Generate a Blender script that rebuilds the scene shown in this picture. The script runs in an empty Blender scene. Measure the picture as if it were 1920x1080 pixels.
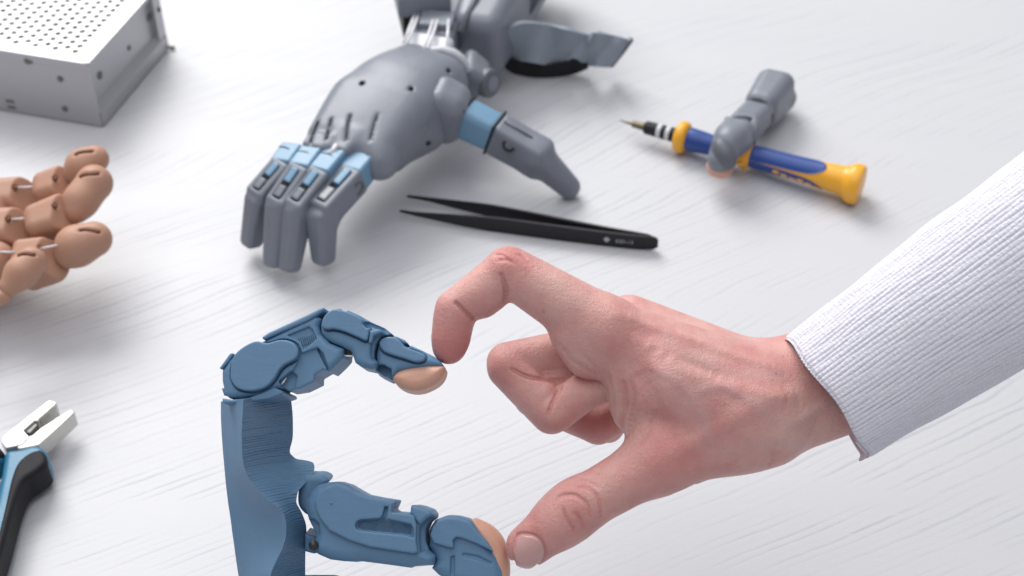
import bpy, math, random
import numpy as np
from mathutils import Matrix, Vector

random.seed(7)
rng = np.random.default_rng(7)
S = bpy.context.scene
COL = S.collection

# ------------------------------------------------------------------ camera
FPX = 2637.0                      # focal length in pixels of a 1920 wide frame
TH = math.radians(42)             # camera looks down by 42 degrees
CH = 0.5                          # camera height above the table
D0 = 0.488                        # distance of the two hands
RGT = np.array([1.0, 0, 0])
UPV = np.array([0, math.sin(TH), math.cos(TH)])
FWD = np.array([0, math.cos(TH), -math.sin(TH)])
CAM = np.array([0, 0, CH])

cam = bpy.data.cameras.new('camera')
cam.sensor_width = 36
cam.lens = 36 * FPX / 1920
cam.clip_start = 0.02
cam.clip_end = 60
cam.dof.use_dof = True
cam.dof.focus_distance = 0.495
cam.dof.aperture_fstop = 14.5
cam.dof.aperture_blades = 9
camo = bpy.data.objects.new('camera', cam)
COL.objects.link(camo)
camo.location = (0, 0, CH)
camo.rotation_euler = (math.radians(90) - TH, 0, 0)
S.camera = camo

# ------------------------------------------------------------------ world, window light, exposure
wd = bpy.data.worlds.new('World')
S.world = wd
wd.use_nodes = True
wd.node_tree.nodes['Background'].inputs[0].default_value = (0.93, 0.94, 1.0, 1)
wd.node_tree.nodes['Background'].inputs[1].default_value = 0.26
la = bpy.data.lights.new('window_light', 'AREA')
la.shape = 'RECTANGLE'
la.size = 2.3
la.size_y = 2.0
la.energy = 112
la.color = (1.0, 0.985, 0.96)
lo = bpy.data.objects.new('window_light', la)
COL.objects.link(lo)
lo.location = (-1.15, 3.1, 2.55)
lo.rotation_euler = (Vector((0.0, 0.55, 0.05)) - lo.location).to_track_quat('-Z', 'Y').to_euler()
lc = bpy.data.lights.new('overhead_fill', 'AREA')  # added soft overhead lamp, unseen, to strengthen the shading from top to bottom
lc.shape = 'SQUARE'
lc.size = 2.2
lc.energy = 18.5
lc.color = (.985, .98, 1.0)
lco = bpy.data.objects.new('overhead_fill', lc)
COL.objects.link(lco)
lco.location = (-.3, .35, 2.1)
S.view_settings.view_transform = 'Standard'
S.view_settings.look = 'None'
S.view_settings.exposure = 0.42
S.view_settings.gamma = 1
S.cycles.use_denoising = True
S.cycles.max_bounces = 8

# ------------------------------------------------------------------ projection helpers
def ray(x, y):
    return FWD + (x - 960) / FPX * RGT - (y - 540) / FPX * UPV

def P(x, y, dw=0.0):              # photo pixel -> point dw millimetres behind the plane of the hands
    return CAM + (D0 + dw / 1000) * ray(x, y)

def T(x, y, z=0.0):               # photo pixel -> point at height z (metres)
    r = ray(x, y)
    return CAM + r * ((z - CH) / r[2])

def nrm(v):
    v = np.asarray(v, float)
    return v / np.linalg.norm(v)

class Frame:
    def __init__(s, o, ex, ey, n):
        s.o = np.asarray(o, float)
        s.ex, s.ey, s.n = nrm(ex), nrm(ey), nrm(n)
        s.R = np.stack([s.ex, s.ey, s.n], 1)
    def loc(s, p):
        return (np.asarray(p, float) - s.o) @ s.R
    def wld(s, q):
        return s.o + np.asarray(q, float) @ s.R.T
    def to(s, x, y):              # pixel -> local 2D on the plane
        r = ray(x, y)
        t = ((s.o - CAM) @ s.n) / (r @ s.n)
        return (s.loc(CAM + r * t))[:2]
    def poly(s, pts):
        return np.array([s.to(*p) for p in pts])
    def mat(s):
        m = Matrix.Identity(4)
        for i in range(3):
            for j in range(3):
                m[i][j] = s.R[i, j]
            m[i][3] = s.o[i]
        return m

WORLD = Frame((0, 0, 0), (1, 0, 0), (0, 1, 0), (0, 0, 1))

def view_frame(x, y, dw=0, yaw=0, pitch=0):
    n = -FWD
    a, b = math.radians(yaw), math.radians(pitch)
    n = nrm(n * math.cos(a) + RGT * math.sin(a))
    n = nrm(n * math.cos(b) + UPV * math.sin(b))
    ex = nrm(np.cross(UPV, n))
    return Frame(P(x, y, dw), ex, np.cross(n, ex), n)

def flat_frame(x, y, z):
    return Frame(T(x, y, z), (1, 0, 0), (0, 1, 0), (0, 0, 1))

# ------------------------------------------------------------------ objects
def put(me, name, mats, parent=None, mat4=None, smooth=True):
    o = bpy.data.objects.new(name, me)
    COL.objects.link(o)
    for m in (mats if isinstance(mats, (list, tuple)) else [mats]):
        me.materials.append(m)
    if smooth:
        me.polygons.foreach_set('use_smooth', np.ones(len(me.polygons), bool))
    if mat4 is not None:
        o.matrix_world = mat4
    if parent is not None:
        o.parent = parent
        base = parent.matrix_basis.copy()
        if parent.parent:
            base = parent.parent.matrix_basis @ parent.matrix_parent_inverse @ base
        o.matrix_parent_inverse = base.inverted()
    return o

def mesh_np(v, f):
    me = bpy.data.meshes.new('mesh')
    v = np.asarray(v, np.float32)
    f = np.asarray(f, np.int32)
    k = f.shape[1]
    me.vertices.add(len(v))
    me.vertices.foreach_set('co', v.ravel())
    me.loops.add(f.size)
    me.loops.foreach_set('vertex_index', f.ravel())
    me.polygons.add(len(f))
    me.polygons.foreach_set('loop_start', np.arange(len(f), dtype=np.int32) * k)
    me.update(calc_edges=True)
    return me

def mesh_py(v, f):
    me = bpy.data.meshes.new('mesh')
    me.from_pydata([tuple(map(float, p)) for p in v], [], [tuple(map(int, q)) for q in f])
    me.update()
    return me

def thing(name, label, cat, loc, group=None):
    o = bpy.data.objects.new(name, None)
    COL.objects.link(o)
    o.location = tuple(map(float, loc))
    o.empty_display_size = 0.02
    return tag(o, label, cat, group)

def tag(o, label, cat=None, group=None):
    o['label'] = label
    if cat:
        o['category'] = cat
    if group:
        o['group'] = group
    return o

# ------------------------------------------------------------------ distance-field solids
def smin(a, b, k):
    if k <= 0:
        return np.minimum(a, b)
    h = np.maximum(k - np.abs(a - b), 0) / k
    return np.minimum(a, b) - h * h * k * 0.25

def sd_poly(px, py, poly):
    d = np.full(px.shape, 1e9)
    s = np.ones(px.shape)
    n = len(poly)
    for i in range(n):
        a = poly[i]
        b = poly[i - 1]
        ex, ey = b[0] - a[0], b[1] - a[1]
        wx, wy = px - a[0], py - a[1]
        t = np.clip((wx * ex + wy * ey) / (ex * ex + ey * ey + 1e-18), 0, 1)
        d = np.minimum(d, (wx - ex * t) ** 2 + (wy - ey * t) ** 2)
        c1, c2, c3 = py >= a[1], py < b[1], ex * wy > ey * wx
        s = np.where((c1 & c2 & c3) | (~c1 & ~c2 & ~c3), -s, s)
    return s * np.sqrt(d)

def spline(pts, n, closed=False):
    p = np.asarray(pts, float)
    if closed:
        p = np.vstack([p[-1:], p, p[:2]])
    else:
        p = np.vstack([2 * p[0] - p[1], p, 2 * p[-1] - p[-2]])
    segs = len(p) - 3
    out = []
    for t in np.linspace(0, segs, n, endpoint=not closed):
        i = min(int(t), segs - 1)
        u = t - i
        a, b, c, d = p[i:i + 4]
        out.append(0.5 * (2 * b + (c - a) * u + (2 * a - 5 * b + 4 * c - d) * u * u + (3 * b - a - 3 * c + d) * u ** 3))
    return np.array(out)

class Solid:
    def __init__(s, frame, lo, hi, h):
        s.fr, s.h = frame, h
        s.lo = np.asarray(lo, float)
        n = np.ceil((np.asarray(hi, float) - s.lo) / h).astype(int) + 1
        s.ax = [s.lo[i] + h * np.arange(n[i]) for i in range(3)]
        s.v = np.full(n, 0.02, np.float32)
    def box(s, lo, hi):
        i0 = np.clip(np.floor((np.asarray(lo) - s.lo) / s.h).astype(int), 0, s.v.shape)
        i1 = np.clip(np.ceil((np.asarray(hi) - s.lo) / s.h).astype(int) + 1, 0, s.v.shape)
        sl = tuple(slice(a, b) for a, b in zip(i0, i1))
        X = s.ax[0][sl[0]][:, None, None].astype(np.float32)
        Y = s.ax[1][sl[1]][None, :, None].astype(np.float32)
        Z = s.ax[2][sl[2]][None, None, :].astype(np.float32)
        return sl, X, Y, Z
    def put(s, sl, d, op, k):
        d = d.astype(np.float32)
        if op == 'add':
            s.v[sl] = smin(s.v[sl], d, k)
        elif op == 'cut':
            s.v[sl] = -smin(-s.v[sl], d, k)
        else:
            s.v[sl] = -smin(-s.v[sl], -d, k)
    def ext(s, poly, z0, z1, r=0.0, op='add', k=0.0, taper=0.0, grow=0.0):
        m = k + 4 * s.h + 0.001
        lo = [poly[:, 0].min() - m, poly[:, 1].min() - m, z0 - m]
        hi = [poly[:, 0].max() + m, poly[:, 1].max() + m, z1 + m]
        if op == 'and':
            lo, hi = s.lo, [a[-1] for a in s.ax]
        sl, X, Y, Z = s.box(lo, hi)
        d2 = sd_poly(X[:, :, 0] + 0 * Y[:, :, 0], Y[:, :, 0] + 0 * X[:, :, 0], poly)[:, :, None]
        zc, hz = (z0 + z1) / 2, (z1 - z0) / 2
        d2 = d2 - grow
        a = d2 + r + taper * np.abs(Z - zc)
        b = np.abs(Z - zc) - hz + r
        d = np.minimum(np.maximum(a, b), 0) + np.sqrt(np.maximum(a, 0) ** 2 + np.maximum(b, 0) ** 2) - r
        s.put(sl, d, op, k)
    def cone(s, a, b, r1, r2, k=0.0, op='add', squash=None):
        a, b = np.asarray(a, float), np.asarray(b, float)
        m = max(r1, r2) + k + 4 * s.h
        sl, X, Y, Z = s.box(np.minimum(a, b) - m, np.maximum(a, b) + m)
        ba = b - a
        l2 = ba @ ba + 1e-15
        rr = r1 - r2
        a2 = max(l2 - rr * rr, 1e-12)
        il2 = 1 / l2
        x, y, z = X - a[0], Y - a[1], Z - a[2]
        if squash is not None:    # squash = (unit direction, factor): thinner along the direction
            u, fct = squash
            q = (x * u[0] + y * u[1] + z * u[2]) * (fct - 1)
            x, y, z = x + q * u[0], y + q * u[1], z + q * u[2]
        yy = x * ba[0] + y * ba[1] + z * ba[2]
        zz = yy - l2
        xx = (x * l2 - ba[0] * yy) ** 2 + (y * l2 - ba[1] * yy) ** 2 + (z * l2 - ba[2] * yy) ** 2
        y2 = yy * yy * l2
        z2 = zz * zz * l2
        kk = np.sign(rr) * rr * rr * xx
        d = np.where(np.sign(zz) * a2 * z2 > kk, np.sqrt(xx + z2) * il2 - r2,
                     np.where(np.sign(yy) * a2 * y2 < kk, np.sqrt(xx + y2) * il2 - r1,
                              (np.sqrt(xx * a2 * il2) + yy * rr) * il2 - r1))
        s.put(sl, d, op, k)
    def tbox(s, a, b, up, s0, s1, r=0.002, k=0.0, op='add'):
        # box swept from a to b; s0, s1 = (half width, half height) at the ends
        a, b = np.asarray(a, float), np.asarray(b, float)
        L = np.linalg.norm(b - a)
        e = (b - a) / L
        w = nrm(np.cross(up, e))
        u = np.cross(e, w)
        m = max(*s0, *s1) * 1.5 + k + 4 * s.h
        sl, X, Y, Z = s.box(np.minimum(a, b) - m, np.maximum(a, b) + m)
        x, y, z = X - a[0], Y - a[1], Z - a[2]
        t = x * e[0] + y * e[1] + z * e[2]
        q = x * w[0] + y * w[1] + z * w[2]
        v = x * u[0] + y * u[1] + z * u[2]
        f = np.clip(t / L, 0, 1)
        A = np.abs(t - L / 2) - L / 2 + r
        B = np.abs(q) - (s0[0] + (s1[0] - s0[0]) * f) + r
        Cc = np.abs(v) - (s0[1] + (s1[1] - s0[1]) * f) + r
        d = np.minimum(np.maximum(np.maximum(A, B), Cc), 0) + np.sqrt(
            np.maximum(A, 0) ** 2 + np.maximum(B, 0) ** 2 + np.maximum(Cc, 0) ** 2) - r
        s.put(sl, d, op, k)
    def cyl(s, a, b, rad, r=0.0005, k=0.0, op='add'):
        a, b = np.asarray(a, float), np.asarray(b, float)
        L = np.linalg.norm(b - a)
        e = (b - a) / L
        m = rad + k + 4 * s.h
        sl, X, Y, Z = s.box(np.minimum(a, b) - m, np.maximum(a, b) + m)
        x, y, z = X - a[0], Y - a[1], Z - a[2]
        t = x * e[0] + y * e[1] + z * e[2]
        q = np.sqrt(np.maximum(x * x + y * y + z * z - t * t, 0)) - rad + r
        A = np.abs(t - L / 2) - L / 2 + r
        d = np.minimum(np.maximum(A, q), 0) + np.sqrt(np.maximum(A, 0) ** 2 + np.maximum(q, 0) ** 2) - r
        s.put(sl, d, op, k)
    def ell(s, c, axes, rad, k=0.0, op='add'):
        c = np.asarray(c, float)
        m = max(rad) + k + 4 * s.h
        sl, X, Y, Z = s.box(c - m, c + m)
        x, y, z = X - c[0], Y - c[1], Z - c[2]
        q1 = q2 = 0
        for u, r in zip(axes, rad):
            t = x * u[0] + y * u[1] + z * u[2]
            q1 = q1 + (t / r) ** 2
            q2 = q2 + (t / r ** 2) ** 2
        k1, k2 = np.sqrt(q1), np.sqrt(q2) + 1e-9
        s.put(sl, k1 * (k1 - 1) / k2, op, k)
    def ridge(s, pts, depth, width, zk=1.0):   # depth > 0 carves a soft crease along a polyline, < 0 raises a cord
        pts = np.asarray(pts, float)
        m = 3 * width + s.h
        mz = np.array([m, m, m / zk])
        sl, X, Y, Z = s.box(pts.min(0) - mz, pts.max(0) + mz)
        d = None
        n = len(pts) - 1
        for i in range(n):
            a, ba = pts[i], pts[i + 1] - pts[i]
            x, y, z = X - a[0], Y - a[1], Z - a[2]
            t = np.clip((x * ba[0] + y * ba[1] + z * ba[2]) / (ba @ ba + 1e-15), 0, 1)
            q = (x - t * ba[0]) ** 2 + (y - t * ba[1]) ** 2 + (zk * (z - t * ba[2])) ** 2
            fade = math.sin(math.pi * min(1, (i + .7) / n)) ** .5 if n > 1 else 1
            q = np.exp(-q / width ** 2) * fade
            d = q if d is None else np.maximum(d, q)
        s.v[sl] += (depth * d).astype(np.float32)
    def at(s, q):
        g = (np.asarray(q) - s.lo) / s.h
        n = np.array(s.v.shape)
        g = np.clip(g, 0, n - 1.001)
        i = g.astype(int)
        f = g - i
        r = 0
        for dx in (0, 1):
            for dy in (0, 1):
                for dz in (0, 1):
                    w = (f[..., 0] if dx else 1 - f[..., 0]) * (f[..., 1] if dy else 1 - f[..., 1]) * (f[..., 2] if dz else 1 - f[..., 2])
                    r = r + w * s.v[i[..., 0] + dx, i[..., 1] + dy, i[..., 2] + dz]
        return r
    def hit(s, x, y, lift=0.0):   # where the sight line of a pixel meets the surface (local coordinates)
        r = ray(x, y)
        cs = np.array([[s.ax[0][a], s.ax[1][b], s.ax[2][c]] for a in (0, -1) for b in (0, -1) for c in (0, -1)])
        dd = (s.fr.wld(cs) - CAM) @ FWD
        t = np.arange(dd.min(), dd.max(), s.h * 0.5)
        q = s.fr.loc(CAM + t[:, None] * r)
        inb = np.all((q > s.lo) & (q < [a[-1] for a in s.ax]), 1)
        v = np.where(inb, s.at(q), 1)
        w = np.nonzero(v < 0)[0]
        i = w[0] if len(w) else int(np.argmin(v))
        return q[i] - lift * (s.fr.loc(s.fr.o + r))
    def hits(s, pts, n=None, lift=0.0):
        return np.array([s.hit(x, y, lift) for x, y in (spline(pts, n) if n else pts)])
    def mesh(s, name, mat, parent=None, relax=0, soft=.5):
        v = s.v
        inside = v < 0
        c = np.zeros(np.array(v.shape) - 1, np.int8)
        for dx in (0, 1):
            for dy in (0, 1):
                for dz in (0, 1):
                    c += inside[dx:v.shape[0] - 1 + dx, dy:v.shape[1] - 1 + dy, dz:v.shape[2] - 1 + dz]
        mixed = (c > 0) & (c < 8)
        idx = np.argwhere(mixed)
        vid = np.full(mixed.shape, -1, np.int64)
        vid[mixed] = np.arange(len(idx))
        offs = [(dx, dy, dz) for dx in (0, 1) for dy in (0, 1) for dz in (0, 1)]
        V = [v[idx[:, 0] + a, idx[:, 1] + b, idx[:, 2] + cc] for a, b, cc in offs]
        acc = np.zeros((len(idx), 3))
        cnt = np.zeros(len(idx))
        for i in range(8):
            for j in range(i + 1, 8):
                if sum(abs(p - q) for p, q in zip(offs[i], offs[j])) != 1:
                    continue
                m = (V[i] < 0) != (V[j] < 0)
                t = np.where(m, V[i] / np.where(m, V[i] - V[j], 1), 0)
                oi, oj = np.array(offs[i], float), np.array(offs[j], float)
                acc += np.where(m[:, None], oi + t[:, None] * (oj - oi), 0)
                cnt += m
        verts = s.lo + s.h * (idx + acc / cnt[:, None])
        quads = []
        for ax in range(3):
            o1, o2 = (ax + 1) % 3, (ax + 2) % 3
            A = np.moveaxis(inside, (ax, o1, o2), (0, 1, 2))
            W = np.moveaxis(vid, (ax, o1, o2), (0, 1, 2))
            a0, a1 = A[:-1, 1:-1, 1:-1], A[1:, 1:-1, 1:-1]
            for sgn in (True, False):
                e = np.argwhere((a0 == sgn) & (a1 != sgn))
                if not len(e):
                    continue
                i, j, k = e[:, 0], e[:, 1] + 1, e[:, 2] + 1
                q = np.stack([W[i, j - 1, k - 1], W[i, j, k - 1], W[i, j, k], W[i, j - 1, k]], 1)
                quads.append(q if sgn else q[:, ::-1])
        f = np.vstack(quads)
        f = f[(f >= 0).all(1)]
        for _ in range(relax):
            nb = np.zeros_like(verts)
            cn = np.zeros(len(verts))
            for a, b in ((0, 1), (1, 2), (2, 3), (3, 0)):
                np.add.at(nb, f[:, a], verts[f[:, b]])
                np.add.at(cn, f[:, a], 1)
            verts = verts * (1 - soft) + nb / np.maximum(cn, 1)[:, None] * soft
        me = mesh_np(verts, f)
        s.verts = verts
        return put(me, name, mat, parent, s.fr.mat())

# ------------------------------------------------------------------ other mesh builders
def tube(name, mat, pts, rad, parent=None, n=10, cap=True):
    pts = [np.asarray(p, float) for p in pts]
    rad = rad if hasattr(rad, '__len__') else [rad] * len(pts)
    vs, fs = [], []
    up = np.array([0.13, 0.2, 0.97])
    for i, p in enumerate(pts):
        e = nrm(pts[min(i + 1, len(pts) - 1)] - pts[max(i - 1, 0)])
        a = nrm(np.cross(up, e))
        b = np.cross(e, a)
        for j in range(n):
            t = 2 * math.pi * j / n
            vs.append(p + rad[i] * (a * math.cos(t) + b * math.sin(t)))
    for i in range(len(pts) - 1):
        for j in range(n):
            k = (j + 1) % n
            fs.append((i * n + j, i * n + k, (i + 1) * n + k, (i + 1) * n + j))
    if cap:
        fs.append(tuple(range(n - 1, -1, -1)))
        fs.append(tuple((len(pts) - 1) * n + j for j in range(n)))
    return put(mesh_py(vs, fs), name, mat, parent)

def lathe(name, mat, a, b, prof, parent=None, n=40, smooth=True):
    # prof: (fraction along a->b, radius)
    a, b = np.asarray(a, float), np.asarray(b, float)
    e = nrm(b - a)
    w = nrm(np.cross((0, 0, 1), e))
    u = np.cross(e, w)
    vs, fs = [], []
    for t, r in prof:
        for j in range(n):
            q = 2 * math.pi * j / n
            vs.append(a + (b - a) * t + r * (w * math.cos(q) + u * math.sin(q)))
    for i in range(len(prof) - 1):
        for j in range(n):
            k = (j + 1) % n
            fs.append((i * n + j, i * n + k, (i + 1) * n + k, (i + 1) * n + j))
    fs.append(tuple(range(n - 1, -1, -1)))
    fs.append(tuple((len(prof) - 1) * n + j for j in range(n)))
    o = put(mesh_py(vs, fs), name, mat, parent, smooth=smooth)
    if smooth:
        o.data.set_sharp_from_angle(angle=math.radians(38))
    return o

def ribbon(name, mat, top, bot, thick, parent=None, n=60, side=None):
    # a strip of cloth or metal between two edge curves
    tp, bt = spline(top, n), spline(bot, n)
    rows = 5
    vs, fs = [], []
    G = np.array([[tp[i] + (bt[i] - tp[i]) * j / (rows - 1) for j in range(rows)] for i in range(n)])
    gu = np.gradient(G, axis=0)
    gv = np.gradient(G, axis=1)
    N = np.cross(gu, gv)
    N /= np.linalg.norm(N, axis=2, keepdims=True) + 1e-12
    A, B = G + N * thick / 2, G - N * thick / 2
    vs = np.vstack([A.reshape(-1, 3), B.reshape(-1, 3)])
    o = n * rows
    I = lambda i, j: i * rows + j
    for i in range(n - 1):
        for j in range(rows - 1):
            fs.append((I(i, j), I(i + 1, j), I(i + 1, j + 1), I(i, j + 1)))
            fs.append((o + I(i, j), o + I(i, j + 1), o + I(i + 1, j + 1), o + I(i + 1, j)))
        for j in (0, rows - 1):
            q = (I(i, j), o + I(i, j), o + I(i + 1, j), I(i + 1, j))
            fs.append(q if j == 0 else q[::-1])
    for i in (0, n - 1):
        for j in range(rows - 1):
            q = (I(i, j), I(i, j + 1), o + I(i, j + 1), o + I(i, j))
            fs.append(q if i == 0 else q[::-1])
    ob = put(mesh_py(vs, fs), name, mat, parent)
    ob.data.set_sharp_from_angle(angle=math.radians(40))
    return ob

def boxmesh(name, mat, o, ex, ey, ez, parent=None, bevel=0.0):
    o, ex, ey, ez = (np.asarray(q, float) for q in (o, ex, ey, ez))
    vs = [o + ex * i + ey * j + ez * k for k in (0, 1) for j in (0, 1) for i in (0, 1)]
    fs = [(0, 2, 3, 1), (4, 5, 7, 6), (0, 1, 5, 4), (2, 6, 7, 3), (0, 4, 6, 2), (1, 3, 7, 5)]
    if np.cross(ex, ey) @ ez < 0:
        fs = [q[::-1] for q in fs]
    ob = put(mesh_py(vs, fs), name, mat, parent, smooth=False)
    if bevel:
        m = ob.modifiers.new('bevel', 'BEVEL')
        m.width = bevel
        m.segments = 2
    return ob

# ------------------------------------------------------------------ materials
def new_mat(name):
    m = bpy.data.materials.new(name)
    m.use_nodes = True
    nt = m.node_tree
    return m, nt, nt.nodes['Principled BSDF']

def nd(nt, kind, **kw):
    n = nt.nodes.new('ShaderNode' + kind)
    for k, v in kw.items():
        if k.startswith('i_'):
            key = k[2:]
            n.inputs[int(key) if key.isdigit() else key].default_value = v
        else:
            setattr(n, k, v)
    return n

def mixc(nt, fac, a, b, mode='MIX'):
    n = nt.nodes.new('ShaderNodeMix')
    n.data_type = 'RGBA'
    n.blend_type = mode
    for sock, val in ((n.inputs['Factor'], fac), (n.inputs[6], a), (n.inputs[7], b)):
        if hasattr(val, 'is_linked'):
            nt.links.new(val, sock)
        else:
            sock.default_value = val if not isinstance(val, tuple) or len(val) == 4 else (*val, 1)
    return n.outputs[2]

def mth(nt, op, a, b=None, c=None, clamp=False):
    n = nt.nodes.new('ShaderNodeMath')
    n.operation = op
    n.use_clamp = clamp
    for i, q in enumerate((a, b, c)):
        if q is None:
            continue
        if hasattr(q, 'is_linked'):
            nt.links.new(q, n.inputs[i])
        else:
            n.inputs[i].default_value = q
    return n.outputs[0]

def ramp(nt, v, p0, p1):
    n = nt.nodes.new('ShaderNodeMapRange')
    n.interpolation_type = 'SMOOTHSTEP'
    nt.links.new(v, n.inputs[0])
    n.inputs[1].default_value = p0
    n.inputs[2].default_value = p1
    return n.outputs[0]

def noise(nt, scale, detail=3, rough=.5, co=None, dist=0.0):
    n = nd(nt, 'TexNoise')
    n.inputs['Scale'].default_value = scale
    n.inputs['Detail'].default_value = detail
    n.inputs['Roughness'].default_value = rough
    n.inputs['Distortion'].default_value = dist
    nt.links.new(co if co is not None else nd(nt, 'TexCoord').outputs['Object'], n.inputs['Vector'])
    return n.outputs[0]

def scaled(nt, sx, sy, sz, rot=(0, 0, 0), src='Object'):
    mp = nd(nt, 'Mapping')
    mp.inputs['Scale'].default_value = (sx, sy, sz)
    mp.inputs['Rotation'].default_value = rot
    nt.links.new(nd(nt, 'TexCoord').outputs[src], mp.inputs['Vector'])
    return mp.outputs[0]

def bump(nt, h, dist, strength=1.0, prev=None):
    b = nd(nt, 'Bump')
    b.inputs['Strength'].default_value = strength
    b.inputs['Distance'].default_value = dist
    nt.links.new(h, b.inputs['Height'])
    if prev is not None:
        nt.links.new(prev, b.inputs['Normal'])
    return b.outputs[0]

def plain(name, col, rough=.5, metal=0.0, var=.12, vscale=60, bscale=900, bdist=0.0001, spec=.5, sss=0.0, rvar=.1):
    m, nt, p = new_mat(name)
    n1 = noise(nt, vscale, 4, .6)
    c = mixc(nt, n1, tuple(q * (1 - var) for q in col), tuple(min(1, q * (1 + var)) for q in col))
    nt.links.new(c, p.inputs['Base Color'])
    p.inputs['Metallic'].default_value = metal
    p.inputs['Specular IOR Level'].default_value = spec
    nt.links.new(mth(nt, 'MULTIPLY_ADD', n1, rvar * 2, rough - rvar), p.inputs['Roughness'])
    if bdist:
        nt.links.new(bump(nt, noise(nt, bscale, 3), bdist), p.inputs['Normal'])
    if sss:
        p.inputs['Subsurface Weight'].default_value = sss
        p.inputs['Subsurface Radius'].default_value = (1, .5, .3)
        p.inputs['Subsurface Scale'].default_value = .003
    return m

def printed(name, col, pitch=0.0004, rot=(0, 0, 0), axis=1, strength=.000028, rough=.5, var=.10, coarse=0.0):
    # 3D printed plastic: fine stacked layers
    m, nt, p = new_mat(name)
    co = scaled(nt, 1, 1, 1, rot)
    sep = nd(nt, 'SeparateXYZ')
    nt.links.new(co, sep.inputs[0])
    ax = sep.outputs[axis]
    wob = noise(nt, 120, 2)
    ph = mth(nt, 'MULTIPLY_ADD', wob, 0.0012, ax)
    w = mth(nt, 'SINE', mth(nt, 'MULTIPLY', ph, 2 * math.pi / pitch))
    h = mth(nt, 'MULTIPLY_ADD', w, .5, mth(nt, 'MULTIPLY', noise(nt, 1500, 2), .6))
    nrm_ = bump(nt, h, strength)
    if coarse:
        st = nd(nt, 'Mapping')
        sc = [25, 25, 25]
        sc[axis] = 900
        st.inputs['Scale'].default_value = sc
        nt.links.new(co, st.inputs[0])
        nz = noise(nt, 1.0, 3, .6, st.outputs[0])
        nrm_ = bump(nt, nz, coarse, 1, nrm_)
    nt.links.new(nrm_, p.inputs['Normal'])
    n1 = noise(nt, 90, 4, .65)
    c = mixc(nt, n1, tuple(q * (1 - var) for q in col), tuple(q * (1 + var) for q in col))
    sc_ = ramp(nt, noise(nt, 420, 4, .7), .62, .74)
    c = mixc(nt, mth(nt, 'MULTIPLY', sc_, .18), c, tuple(min(1, q * 1.7 + .03) for q in col))
    nt.links.new(c, p.inputs['Base Color'])
    nt.links.new(mth(nt, 'MULTIPLY_ADD', n1, .2, rough - .1), p.inputs['Roughness'])
    p.inputs['Specular IOR Level'].default_value = .45
    return m

BLUE = (0.110, 0.222, 0.358)
M_blue = printed('blue_printed_plastic', BLUE)
M_blue_palm = printed('blue_printed_palm', BLUE, pitch=0.0009, strength=.00012, coarse=.0005)
M_bluepad = plain('flesh_pad_rubber', (.64, .36, .265), .5, var=.06, sss=.1)
M_dark = plain('dark_metal', (.03, .03, .035), .4)
M_grey = plain('grey_painted_plastic', (.195, .214, .255), .40, var=.10, vscale=60, bscale=420, bdist=.00009)
M_greyd = plain('grey_plastic_dark', (.12, .13, .155), .45, var=.08)
M_link = plain('light_blue_plastic', (.175, .325, .47), .4, var=.08)
M_cord = plain('white_nylon_cord', (.78, .78, .82), .35, var=.04)
M_insert = plain('pale_grey_plastic', (.40, .42, .45), .4)
M_white = plain('white_plastic', (.62, .64, .68), .35, var=.03)
M_black = plain('black_rubber_gap_shade', (.018, .018, .022), .5, var=.2, spec=.3)  # chuck rubber; also paints the dark of slots, holes and gaps
M_cloth = plain('strap_fabric', (.31, .355, .41), .85, var=.1, vscale=200, bscale=1400, bdist=.0004)
M_clothb = plain('strap_lining', (.012, .012, .016), .9)
M_flesh = plain('flesh_silicone', (.465, .255, .175), .55, var=.07, vscale=50, bscale=700, bdist=.00012, sss=.12)
M_fleshd = plain('flesh_silicone_shade', (.20, .085, .045), .6)  # darker silicone tone, the shade inside slots and cord holes
M_tweez = plain('black_coated_steel', (.018, .018, .022), .45, var=.2, spec=.3)
M_print = plain('pale_print', (.45, .46, .52), .6)
M_steel = plain('brushed_steel', (.62, .61, .575), .38, .55, var=.08, vscale=120, bscale=1600, bdist=.0001)
M_steelp = plain('polished_steel', (.80, .80, .78), .25, .6, var=.1, vscale=200)
M_pblue = plain('plier_blue', (.03, .175, .30), .38, var=.06)
M_pblack = plain('plier_black_rubber', (.016, .016, .02), .6, var=.2, spec=.22)
M_yel = plain('yellow_plastic', (.86, .42, .03), .33, var=.05)
M_dblue = plain('driver_blue', (.018, .062, .27), .4, var=.08)
M_bit = plain('bit_steel', (.20, .17, .11), .35, .8)
M_case = plain('zinc_sheet', (.47, .47, .495), .42, .7, var=.05, vscale=40, bscale=400, bdist=.00006)
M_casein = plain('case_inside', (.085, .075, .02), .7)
M_screw = plain('screw_dark', (.16, .155, .15), .4, .6)

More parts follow.
